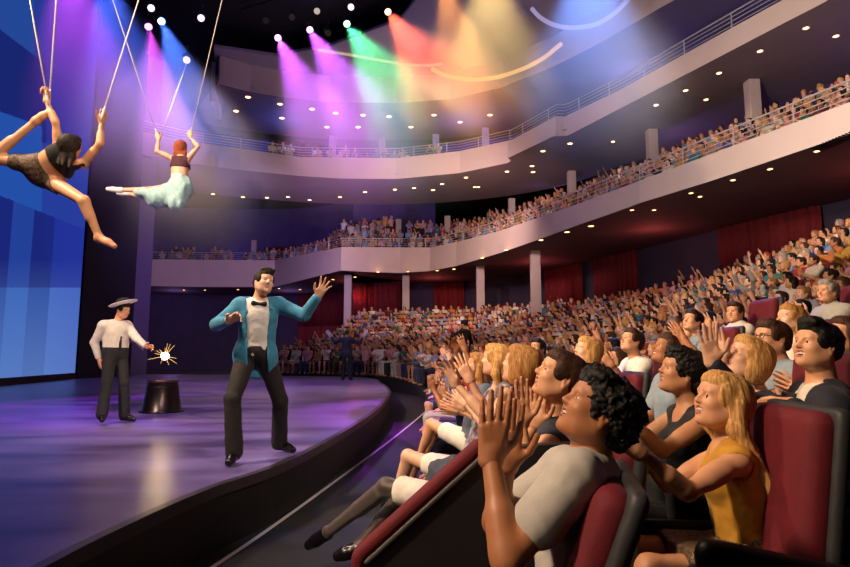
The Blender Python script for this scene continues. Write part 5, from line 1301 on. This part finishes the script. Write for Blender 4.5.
SK = ['fair', 'fair', 'tan', 'tan', 'tan', 'olive', 'olive', 'brown']
MT = [cloth('top_' + n.replace(' ', '_'), h) for n, h in TOPC]; ML = [cloth('leg_' + n, h) for n, h in LEGC]; MH = [m for _, m in HAIRC]
rc_ = random.Random(5)
# every place a person sits
places = []
occ = [o for o in COL.objects if o.type == 'EMPTY' and o.name.startswith('person')]
occp = [(o.location.x, o.location.y) for o in occ]
for k in range(0, 14):
    line = offset(spine, k * RS); line = np.c_[line[:, :2], np.array([rowz(p, k) for p in spine])]
    line = resample(line, .56); N = normals2(line)
    for j, (p, n_) in enumerate(zip(line, N)):
        if k in (5, 9) and False: continue
        s_ = j * .56
        if abs(p[1] - 10.5 - k * .25) < .55 or abs(p[1] - 20.5 - k * .35) < .5: continue   # aisles
        jit = np.array([rc_.uniform(-.05, .05), rc_.uniform(-.06, .06)])
        places.append((p[0] + jit[0] + .05, p[1] + jit[1], p[2], math.atan2(-n_[1], -n_[0]), k, 'stalls'))
def balc_rows(P, T, n, px0, px1, tag_, step=.56, h0=-1.0):
    for k in range(n):
        Q = np.c_[P[:, :2], T]; Q = resample(Q, .56); Q = offset(Q, .95 + k * .85); Q = resample(Q, .56); N = normals2(Q)
        for p, n_ in zip(Q, N):
            x, y, w_ = proj(p)
            if not px0 < x < px1 or w_ < 1: continue
            if rc_.random() < (.10 if tag_ == 'lower balcony' and x > 440 else (.30 if tag_ == 'lower balcony' else .35)): continue
            places.append((p[0] + rc_.uniform(-.1, .1), p[1] + rc_.uniform(-.1, .1), p[2] + h0 + .50 * k, math.atan2(-n_[1], -n_[0]), k, tag_))
balc_rows(P1, T1, 5, 330, 880, 'lower balcony', h0=-.50); balc_rows(P1, T1, 2, 150, 330, 'lower balcony', h0=-.45)
balc_rows(P2, T2, 2, 262, 445, 'upper balcony', h0=-.55)
cand = []
for pl in places:
    hx_, hy_, w_ = proj((pl[0], pl[1], pl[2] + 1.2))
    if w_ < 1.5 or hx_ < -20 or hx_ > 872 or hy_ > 620: continue
    dmin = min([math.hypot(pl[0] - a, pl[1] - b) for a, b in occp] + [9])
    if dmin < .62: continue
    if pl[5] == 'stalls' and pl[4] <= 2 and pl[1] < 5.6 - pl[4] * .4: continue      # the near rows are built one by one above
    if pl[5] == 'stalls' and math.hypot(pl[0] - 1.15, pl[1] - 17.6) < 1.0: continue
    if pl[5] == 'stalls' and w_ < 3.2: continue
    if min(math.hypot(pl[0] - c[0], pl[1] - c[1]) for c in COLS) < .62: continue
    cand.append((w_, hx_, hy_, pl))
cand.sort(key=lambda c: c[0])
NI = 300 - len(occp) - 0
ind, rest = cand[:NI], cand[NI:]
print('crowd', len(ind), len(rest), 'last individual at', ind[-1][0])
# looks of particular people seen in the photo: (head px, top, garment idx, hair)
want = [((697, 283), 6, 'dark'), ((757, 276), 0, 'dark'), ((778, 262), 1, 'grey'), ((797, 250), 7, 'blond'), ((821, 240), 15, 'dark'), ((846, 232), 9, 'dark'), ((582, 318), 0, 'grey'), ((712, 300), 4, 'brown'),
        ((725, 283), 1, 'brown'), ((725, 268), 15, 'dark'), ((588, 296), 2, 'dark'), ((655, 285), 11, 'dark'), ((690, 268), 3, 'brown'), ((602, 330), 8, 'brown'), ((432, 345), 2, 'grey'), ((640, 300), 9, 'blond')]
forced = {}
for (wx, wy), ti, hn in want:
    b_ = min((i for i in range(len(ind)) if i not in forced), key=lambda i: math.hypot(ind[i][1] - wx, ind[i][2] - wy)); forced[b_] = (ti, hn)
PM = {}
def proto(i, fem, lod):
    key = (i, fem, lod)
    if key not in PM:
        ms = {}
        for k_, (V, Q, M_) in crowd_meshes(i, fem, {0: .011, 1: .016}[lod]).items():
            me = mesh_np('crowd_' + k_, V, Q, M_ if k_ == 'body' else None); me.materials.append(None); ms[k_] = me
            if k_ == 'body':
                for mm in skin('tan')[1:]: me.materials.append(mm)
        PM[key] = ms
    return PM[key]
def part(name, me, m_, root):
    o = bpy.data.objects.new(name, me); link(o, root); o.material_slots[0].link = 'OBJECT'; o.material_slots[0].material = m_; return o
ORD = ['first', 'second', 'third', 'fourth', 'fifth', 'sixth', 'seventh', 'eighth', 'ninth', 'tenth', 'eleventh', 'twelfth', 'thirteenth', 'fourteenth']
def zone(x, w_):
    z = ['far left', 'left', 'centre', 'right', 'far right'][min(4, max(0, int((x - 300) / 115)))]
    return z
used_l = set()
zc_ = {}
for q_, (w_, hx_, hy_, pl) in enumerate(ind):
    fem = rc_.random() < .5; pi_ = rc_.choices(range(9), [5, 3.5, 2, .3, .45, 1.5, 2, .12, .25])[0]
    if pl[4] > 11: pi_ = min(pi_, 1)
    lod = 0 if w_ < 8 else 1
    for tr in range(60):
        ti = rc_.randrange(len(TOPC)) if rc_.random() < .6 else rc_.choice((0, 1, 4, 5, 8)); hi = rc_.choices(range(7), [3, 3, 2, 1.2, .7, 2, 1.5])[0]; lg = rc_.random() < .3
        if q_ in forced: ti = forced[q_][0]; hi = [n for n, _ in HAIRC].index(forced[q_][1])
        hs = rc_.choice(('bob', 'long')) if fem else 'short'
        hd = HAIRC[hi][0] + ' ' + {'short': 'short hair', 'bob': 'bobbed hair', 'long': 'long hair'}[hs]
        lab = '%s top, %s, %s, %s row of the %s, %s' % (TOPC[ti][0], hd, POSES[pi_], ORD[pl[4]], pl[5], zone(hx_, w_))
        lab = 'person in ' + lab
        if len(lab.split()) > 16: pi_ = rc_.choice((1, 1, 1, 3)); continue
        if lab not in used_l: break
        if q_ in forced: pi_ = rc_.choice((1, 4, 8))
    used_l.add(lab)
    x, y, z, fa = pl[0], pl[1], pl[2], pl[3] + rc_.uniform(-.25, .25)
    root = thing('person', (x, y, z), lab, 'person', 'audience in the raked stalls' if pl[5] == 'stalls' else 'audience on the balconies', fa - PI / 2)
    sc = rc_.uniform(.93, 1.06); root.scale = (sc, sc, sc)
    ms = proto(pi_, fem, lod)
    part('body', ms['body'], skin(rc_.choice(SK))[0], root)
    part('top', ms['top_long' if lg else 'top'], MT[ti], root)
    part('trousers' if not fem else 'skirt', ms['legs'], ML[rc_.randrange(len(ML))], root)
    part('hair', ms['hair_' + hs], MH[hi], root)
    if pl[5] == 'stalls':
        add_seat(x + .03 * math.cos(fa), y, z, pl[3], 'red theatre seat beneath a seated member of the stalls audience', 'red theatre seats in the raked stalls', 1, 0, ('cushion', 'backrest', 'shell'))
# far crowd and its seats: one object each
LO = {}
def lo_proto(i, fem):
    if (i, fem) not in LO:
        ms = crowd_meshes(i, fem, .034); LO[(i, fem)] = {k_: (V, Q) for k_, (V, Q, M_) in ms.items()}
    return LO[(i, fem)]
mats_all = [skin(k_)[0] for k_ in ('fair', 'tan', 'olive', 'brown')] + MT + ML + MH
sk0, tp0, lg0, hr0 = 0, 4, 4 + len(MT), 4 + len(MT) + len(ML)
VV, QQ, MM = [], [], []; n_ = 0
sV, sQ, sM = [], [], []; sn = 0
seat_lo = []
for k_, c_, r_ in (('c', (0, .02, .42), (.245, .25, .06)), ('b', (0, -.24, .76), (.25, .05, .38))):
    m = MB(); m.box(c_, [2 * q for q in r_]); seat_lo.append((np.array(m.v), np.array(m.f)))
for w_, hx_, hy_, pl in rest:
    fem = rc_.random() < .5; pi_ = rc_.choices(range(9), [5, 3.5, 2, .3, .45, 1.5, 2, .12, .25])[0]; ms = lo_proto(pi_, fem)
    fa = pl[3] + rc_.uniform(-.25, .25) - PI / 2; c, s_ = math.cos(fa), math.sin(fa); sc = rc_.uniform(.95, 1.06); Rm = np.array([[c, -s_, 0], [s_, c, 0], [0, 0, 1]]) * sc; t = np.array(pl[:3])
    hs = rc_.choice(('bob', 'long')) if fem else 'short'
    for k_, mi in (('body', sk0 + rc_.choices(range(4), [3, 4, 2, 1])[0]), ('top', tp0 + (rc_.randrange(len(MT)) if rc_.random() < .6 else rc_.choice((0, 1, 4, 5, 8)))), ('legs', lg0 + rc_.randrange(len(ML))), ('hair_' + hs, hr0 + rc_.randrange(len(MH)))):
        V, Q = ms[k_]; VV.append(V @ Rm.T + t); QQ.append(Q + n_); MM.append(np.full(len(Q), mi)); n_ += len(V)
    if pl[5] == 'stalls':
        fa = pl[3] - PI / 2; c, s_ = math.cos(fa), math.sin(fa); Rm = np.array([[c, -s_, 0], [s_, c, 0], [0, 0, 1]])
        for V, Q in seat_lo: sV.append(V @ Rm.T + t); sQ.append(Q + sn); sM.append(np.zeros(len(Q))); sn += len(V)
me = mesh_np('distant_audience', np.vstack(VV), np.vstack(QQ), np.concatenate(MM))
for m_ in mats_all: me.materials.append(m_)
tag(link(bpy.data.objects.new('distant_audience', me)) or bpy.data.objects['distant_audience'], 'hundreds of small distant spectators filling the far stalls rows and both balconies', 'audience', kind='stuff')
if sV:
    me = mesh_np('distant_seats', np.vstack(sV), np.vstack(sQ), smooth=False); me.materials.append(M_red)
    tag(link(bpy.data.objects.new('distant_seats', me)) or bpy.data.objects['distant_seats'], 'red seats under the distant spectators in the far stalls rows', 'seats', kind='stuff')
